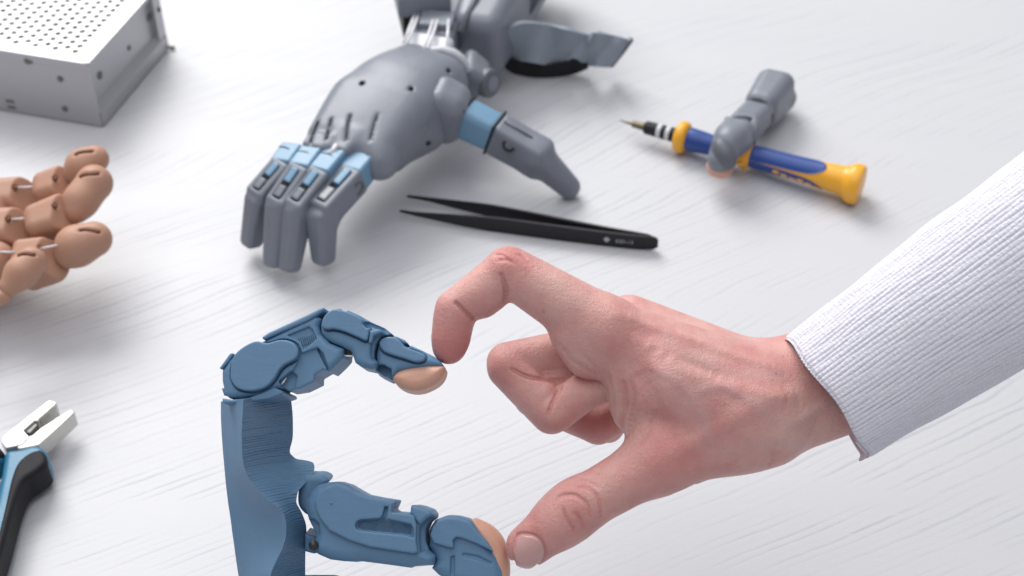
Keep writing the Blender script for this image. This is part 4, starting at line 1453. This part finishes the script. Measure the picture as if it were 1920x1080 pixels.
h2 = z3([(0, 350), (22, 372), (18, 400), (-20, 420), (-90, 470), (-220, 560), (-420, 700), (-450, 660), (-250, 500), (-110, 400), (-40, 345)])
s = solid_for(fhd, h2, -.016, 0, .0007)
s.ext(fhd.poly(spline(h2, 80, True)), -.0150, -.001, .0032)
s.mesh('handle', M_pblue, plr)
g2 = z3([(-30, 352), (12, 366), (14, 396), (-30, 412), (-120, 470), (-260, 570), (-270, 540), (-130, 430)])
s = solid_for(fhd, g2, -.016, .002, .0006)
s.ext(fhd.poly(spline(g2, 60, True)), -.0140, .0006, .0026)
s.mesh('handle_grip', M_pblack, plr)

# ================================================================== GREY ROBOT HAND
gh = thing('robot_hand', 'large grey robot hand with light blue knuckles standing on its fingertips on the table', 'robot hand', T(560, 505, 0))
K4, K1, WRs = T(566, 282, .046), T(706, 300, .044), T(826, 122, .050)
KM = (K4 + K1) / 2
lo_ = np.minimum(np.minimum(K4, K1), WRs) - .05
hi_ = np.maximum(np.maximum(K4, K1), WRs) + .05
lo_[2], hi_[2] = .004, .085
pm = Solid(WORLD, lo_, hi_, .0009)
upn = nrm((-.06, -.10, 1))
side = nrm(K1 - K4)
MID = T(728, 198, .0455)
pm.tbox(KM + (.001, -.001, -.002), MID, upn, (.0258, .0108), (.0292, .0178), .0106, .006)
pm.tbox(MID - (.002, .004, 0), T(828, 124, .042), upn, (.0292, .0178), (.0255, .0168), .0162, .012)
pm.tbox(T(745, 235, .034), T(712, 305, .030), upn, (.016, .0130), (.010, .0110), .007, .012)
pm.ell(T(722, 196, .050), (nrm(np.cross(upn, nrm(MID - KM))), nrm(MID - KM), upn), (.027, .040, .0135), .012)
pm.cone(T(760, 245, .034), T(795, 240, .035), .0140, .0130, .010)
pm.cone(K1 + (.002, -.001, -.001), T(712, 290, .043), .0095, .0095, .006)
# a skirt over each finger root
for k, l, hw_ in (((694, 296, .043), (660, 337, .041), .0078), ((636, 298, .045), (602, 338, .043), .0075), ((592, 294, .045), (566, 330, .043), .0072)):
    Kp, Lp = T(*k), T(*l)
    dr = nrm(Lp - Kp)
    up_ = nrm(UPZ - dr * (UPZ @ dr))
    pm.tbox(Kp - dr * (.016 if hw_ > .0073 else .010) + up_ * .0005, Kp + dr * .0022 + up_ * .0006, up_, (hw_ * 1.02, .0095), (hw_ * .98, .0090), .003, .005)
# tendon slits
for pts in ([(708, 214), (700, 238), (694, 262)], [(656, 216), (651, 240), (649, 262)], [(621, 222), (614, 250), (611, 262)], [(596, 228), (588, 248), (582, 268)]):
    h = pm.hits(pts, 6)
    for i in range(5):
        pm.cone(h[i], h[i + 1], .0010, .0013, .0003, 'cut')
for x, y in ((771, 168), (840, 134), (679, 157), (802, 268)):
    q = pm.hit(x, y)
    pm.cone(q, q + ray(x, y) * .004, .0014, .0014, .0003, 'cut')
pmo = pm.mesh('palm', M_grey, gh, relax=1)
for x, y in ((771, 168), (840, 134), (679, 157), (802, 268)):
    q = pm.hit(x, y)
    tube('screw_hole_shade', M_black, [q + nrm(ray(x, y)) * .0004, q + nrm(ray(x, y)) * .003], .0013, pmo, 10)  # black plug painted in as the dark of the hole
for pts in ([(708, 214), (700, 238), (694, 262)], [(656, 216), (651, 240), (649, 262)], [(621, 222), (614, 250), (611, 262)], [(596, 228), (588, 248), (582, 268)]):
    h = pm.hits(pts, 6)
    tube('tendon_slit_shade', M_black, [p + nrm(ray(650, 240)) * .0003 for p in h], .0010, pmo, 8)  # black tube darkens the carved slit like shade
def ring_mark(x, y, rad, parent, field, mat):
    q = field.hit(x, y)
    n = -nrm(ray(x, y))
    fr_ = Frame(q, RGT, np.cross(n, RGT), n)
    pts = [fr_.wld([rad * math.cos(a), rad * math.sin(a), .0002]) for a in np.linspace(.6, 5.4, 14)]
    tube('screw_ring', mat, pts, .0006, parent, 6)
ring_mark(861, 240, .0042, pmo, pm, M_greyd)

# four fingers: (knuckle px,z) (bend px,z) (tip px,z) half-width
FG = [((694, 296, .043), (660, 337, .041), (601, 402, .034), (606, 482, .0100), .0070),
      ((636, 298, .045), (602, 338, .043), (556, 398, .034), (543, 496, .0100), .0067),
      ((592, 294, .045), (566, 330, .043), (524, 392, .033), (514, 488, .0100), .0065),
      ((556, 288, .044), (532, 322, .042), (486, 376, .033), (472, 450, .0100), .0064)]
for gi, (k, l, b, t, hw_) in enumerate(FG):
    Kp, Lp, Bp, Tp = T(*k), T(*l), T(*b), T(*t)
    dr = nrm(Bp - Lp)
    up_ = nrm(UPZ - dr * (UPZ @ dr))
    # light blue link
    s = Solid(WORLD, np.minimum(Kp, Lp) - .018, np.maximum(Kp, Lp) + .018, .0005)
    s.tbox(Kp + (0, 0, .001), Lp + (0, 0, .0005), up_, (hw_ * .98, .0075), (hw_ * .98, .0080), .0016)
    lk = s.mesh('knuckle_link', M_link, gh)
    tube('joint_edge', M_black, [Kp * .70 + Lp * .30 + up_ * .0082 + nrm(np.cross(up_, dr)) * q * hw_ * .86 - dr * .0016 * (1 - q * q) for q in (-1, -.5, 0, .5, 1)], .0005, lk, 6)
    # the tendon pin above the knuckle
    if gi < 2:
        tube('tendon_pin', M_cord, [Kp + up_ * .0092 - dr * .0035, Kp + up_ * .0088 + dr * .0035], .0014, gh, 10)
    # finger: straight part, then bent down to the table
    s = Solid(WORLD, np.minimum(np.minimum(Lp, Bp), Tp) - .016, np.maximum(np.maximum(Lp, Bp), Tp) + .016, .00055)
    s.tbox(Lp - dr * .003, Bp, up_, (hw_, .0082), (hw_ * .97, .0084), .0018)
    e2 = nrm(Tp - Bp)
    sdv = nrm(np.cross(up_, dr))
    s.tbox(Bp - e2 * .003 - dr * .001, Tp + e2 * .004, nrm(np.cross(e2, sdv)), (hw_ * .99, .0080), (hw_ * .78, .0054), .0036, .004)
    A_, B_ = Lp + up_ * .0085, Bp + up_ * .0085
    s.tbox(A_ * .98 + B_ * .02, A_ * .12 + B_ * .88, up_, (hw_ * .42, .0022), (hw_ * .42, .0022), .0008, 0, 'cut')
    fo = s.mesh('finger', M_grey, gh)
    for t0, t1, mt, nm in ((-.02, .40, M_link, 'slot_insert'), (.52, .84, M_insert if gi in (0,) else M_grey, 'slot_insert')):
        s = Solid(WORLD, np.minimum(A_, B_) - .006, np.maximum(A_, B_) + .006, .0004)
        s.tbox(A_ + (B_ - A_) * t0 - up_ * .0006, A_ + (B_ - A_) * t1 - up_ * .0006, up_, (hw_ * .33, .0013), (hw_ * .33, .0013), .0006)
        s.mesh(nm, mt, fo)
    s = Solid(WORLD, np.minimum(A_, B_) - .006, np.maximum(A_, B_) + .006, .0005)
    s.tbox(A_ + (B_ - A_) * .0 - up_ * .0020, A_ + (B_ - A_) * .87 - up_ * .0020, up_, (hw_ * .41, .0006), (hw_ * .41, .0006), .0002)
    s.mesh('slot_shadow_gap', M_black, fo).name = 'slot_shade_fill'  # thin black sheet puts the shade of the slot into colour
    if gi == 0:
        for px_, py_ in ((664, 372),):
            wv_ = nrm(np.cross(dr, up_))
            if wv_[0] < 0:
                wv_ = -wv_
            q = Lp + (Bp - Lp) * .12 + wv_ * (hw_ + .0001)
            fr_ = Frame(q, dr, up_, wv_)
            tube('screw_ring', M_greyd, [fr_.wld([.0036 * math.cos(a), .0036 * math.sin(a), .0002]) for a in np.linspace(1.2, 5.2, 12)], .0006, fo, 6)
            q2 = Kp - dr * .004 + wv_ * (hw_ + .0018)
            fr2 = Frame(q2, dr, up_, wv_)
            tube('screw_ring', M_greyd, [fr2.wld([.0042 * math.cos(a), .0042 * math.sin(a), .0]) for a in np.linspace(1.2, 5.2, 12)], .0006, gh, 6)

# thumb
t0, t1, t2, t3, t4 = T(838, 212, .041), T(872, 222, .039), T(930, 250, .034), T(1020, 302, .024), T(1066, 350, .0072)
e1 = nrm(t3 - t1)
upt = nrm(UPZ - e1 * (UPZ @ e1))
s = Solid(WORLD, np.minimum(t1, t2) - .022, np.maximum(t1, t2) + .022, .0006)
s.tbox(t1 - e1 * .003, t2 + e1 * .002, upt, (.0085, .0112), (.0085, .0100), .0048)
s.mesh('thumb_link', M_link, gh)
for c0, hh in ((t1 - e1 * .0005, .0121), (t2 - e1 * .0008, .0110)):
    s = Solid(WORLD, c0 - .022, c0 + .022, .0005)
    s.tbox(c0 - e1 * .0007, c0 + e1 * .0007, upt, (.0089, hh), (.0089, hh), .0005)
    s.mesh('joint_gap_shade', M_black, gh)  # thin black slab added as the dark line of the gap
s = Solid(WORLD, np.minimum(t0, t1) - .024, np.maximum(t0, t1) + .024, .0007)
s.tbox(T(800, 196, .045), t1 + e1 * .001, upt, (.0140, .0190), (.0122, .0158), .0085, .003)
tb_ = s.mesh('thumb_base', M_grey, gh, relax=1)
s = Solid(WORLD, np.minimum(np.minimum(t2, t3), t4) - .02, np.maximum(np.maximum(t2, t3), t4) + .02, .0006)
s.tbox(t2 - e1 * .001, t3, upt, (.0088, .0108), (.0085, .0100), .0030)
s.cone(t3 - e1 * .004, t4, .0096, .0068, .006)
ttip = s.mesh('thumb_tip', M_grey, gh, relax=1)
q = s.hit(955, 272)
wv_ = -nrm(ray(955, 272))
disc_on('screw', M_black, q, wv_, .0040, .0006, ttip, 24)
disc_on('screw_head', M_greyd, q + wv_ * .0004, wv_, .0024, .0006, ttip, 20)
tube('thumb_rail', M_greyd, [t2 + upt * .0112 + e1 * .002, t2 * .35 + t3 * .65 + upt * .0104], .0008, ttip, 8)
# wrist: white ring, block with pivot
w0, w1 = T(800, 140, .046), T(862, 60, .045)
ew = nrm(w1 - w0)
tube('wrist_ring', M_white, [T(798, 98, .057), T(812, 94, .0585), T(830, 93, .0590), T(850, 99, .0575), T(865, 110, .0540), T(873, 122, .0490), T(876, 134, .044)], [.0012, .0020, .0024, .0026, .0026, .0022, .0014], gh, 14)
s = Solid(WORLD, T(880, 150, .03) - .035, T(900, 150, .03) + .035, .0008)
s.tbox(T(858, 130, .037), T(905, 160, .026), UPZ, (.014, .012), (.011, .011), .005)
s.mesh('wrist_block', M_grey, gh, relax=1)
pv = T(911, 154, .031)
pn = nrm(np.array([.75, -.55, .15]))
lathe('pivot_wheel', M_greyd, pv - pn * .006, pv + pn * .005, [(0, .0088), (.3, .0088), (.34, .0080), (.44, .0080), (.48, .0088), (.92, .0088), (1, .0078)], gh, 36)
disc_on('pivot_screw', M_grey, pv + pn * .005, pn, .0048, .0008, gh, 24)
# forearm
fa, fb_ = T(884, 78, .040), T(1000, -140, .050)
s = Solid(WORLD, np.minimum(fa, fb_) - .04, np.maximum(fa, fb_) + .04, .0012)
s.tbox(T(890, 96, .034), fb_, UPZ, (.0155, .022), (.026, .030), .009)
s.mesh('forearm_shell', M_grey, gh, relax=1)
tube('forearm_rail', M_greyd, [T(862, 60, .052), T(892, -2, .060), T(915, -50, .064)], .0020, gh, 10)
tube('side_rod', M_greyd, [T(985, 30, .030), T(1012, -8, .040), T(1040, -50, .048)], .0022, gh, 10)
# servo box and cords over the wrist
bo = T(746, 14, .060)
bx, by = nrm(T(846, 4, .060) - bo), None
by = nrm(np.cross(UPZ, bx))
Lb = np.linalg.norm(T(846, 4, .060) - bo)
boxmesh('servo_box', M_grey, bo - UPZ * .008, bx * Lb, by * .05, UPZ * .014, gh, .0012)
boxmesh('servo_box_shade', M_black, bo - UPZ * .026 + bx * .003 + by * .004, bx * (Lb - .005), by * .045, UPZ * .0178, gh, .001)  # black block put in for the dark beneath the servo box
s = Solid(WORLD, T(815, 50, .04) - .035, T(815, 50, .04) + .035, .0010)
s.tbox(T(806, 92, .042), T(830, 20, .042), UPZ, (.015, .010), (.015, .012), .003)
s.mesh('wrist_bridge', M_grey, gh)
s = Solid(WORLD, T(815, 40, .055) - .03, T(815, 40, .055) + .03, .0008)
s.tbox(T(816, 62, .050), T(824, 34, .050), UPZ, (.0105, .006), (.0105, .006), .0015)
s.mesh('guide_block', M_grey, gh)
s = Solid(WORLD, T(775, 80, .045) - .03, T(775, 80, .045) + .03, .0010)
s.tbox(T(790, 98, .0535) - UPZ * .010, T(812, 60, .055) - UPZ * .010, UPZ, (.0150, .010), (.0140, .010), .003)
s.mesh('guide_cover', M_white, gh, relax=1)
for (x0, y0, x1, y1) in ((780, 22, 757, 80), (787, 22, 764, 82), (816, 26, 794, 94), (824, 26, 803, 92), (842, 26, 838, 86)):
    tube('tendon_cord', M_cord, [T(x0, y0, .052), T((x0 + x1) / 2, (y0 + y1) / 2, .061), T(x1, y1, .060)], .0009, gh, 8)
# strap: grey cloth band with black lining
ribbon('strap', M_cloth, [T(940, 62, .040), T(975, 42, .048), T(1020, 44, .040), T(1065, 54, .043), T(1105, 64, .033), T(1122, 60, .041), T(1150, 66, .031), T(1183, 74, .034)],
       [T(925, 106, .018), T(955, 110, .011), T(1000, 117, .015), T(1045, 122, .008), T(1074, 108, .019), T(1100, 122, .009), T(1122, 125, .014), T(1146, 124, .008)], .0022, gh, 80)
tube('strap_hem', M_greyd, [T(1183, 74, .032), T(1166, 98, .020), T(1146, 123, .009)], .0018, gh, 8)
ribbon('strap_lining', M_clothb, [T(930, 98, .019), T(960, 112, .014), T(1000, 118, .0125), T(1045, 122, .012), T(1076, 108, .016), T(1102, 122, .011)],
       [T(940, 118, .009), T(962, 136, .003), T(1000, 144, .0014), T(1045, 143, .0012), T(1075, 138, .0014), T(1103, 126, .006)], .0016, gh, 60)
tube('strap_buckle', M_white, [T(918, 102, .026), T(934, 70, .038), T(950, 48, .044)], .0016, gh, 8)
tube('strap_buckle', M_greyd, [T(924, 108, .022), T(944, 72, .034), T(958, 46, .042)], .0020, gh, 8)
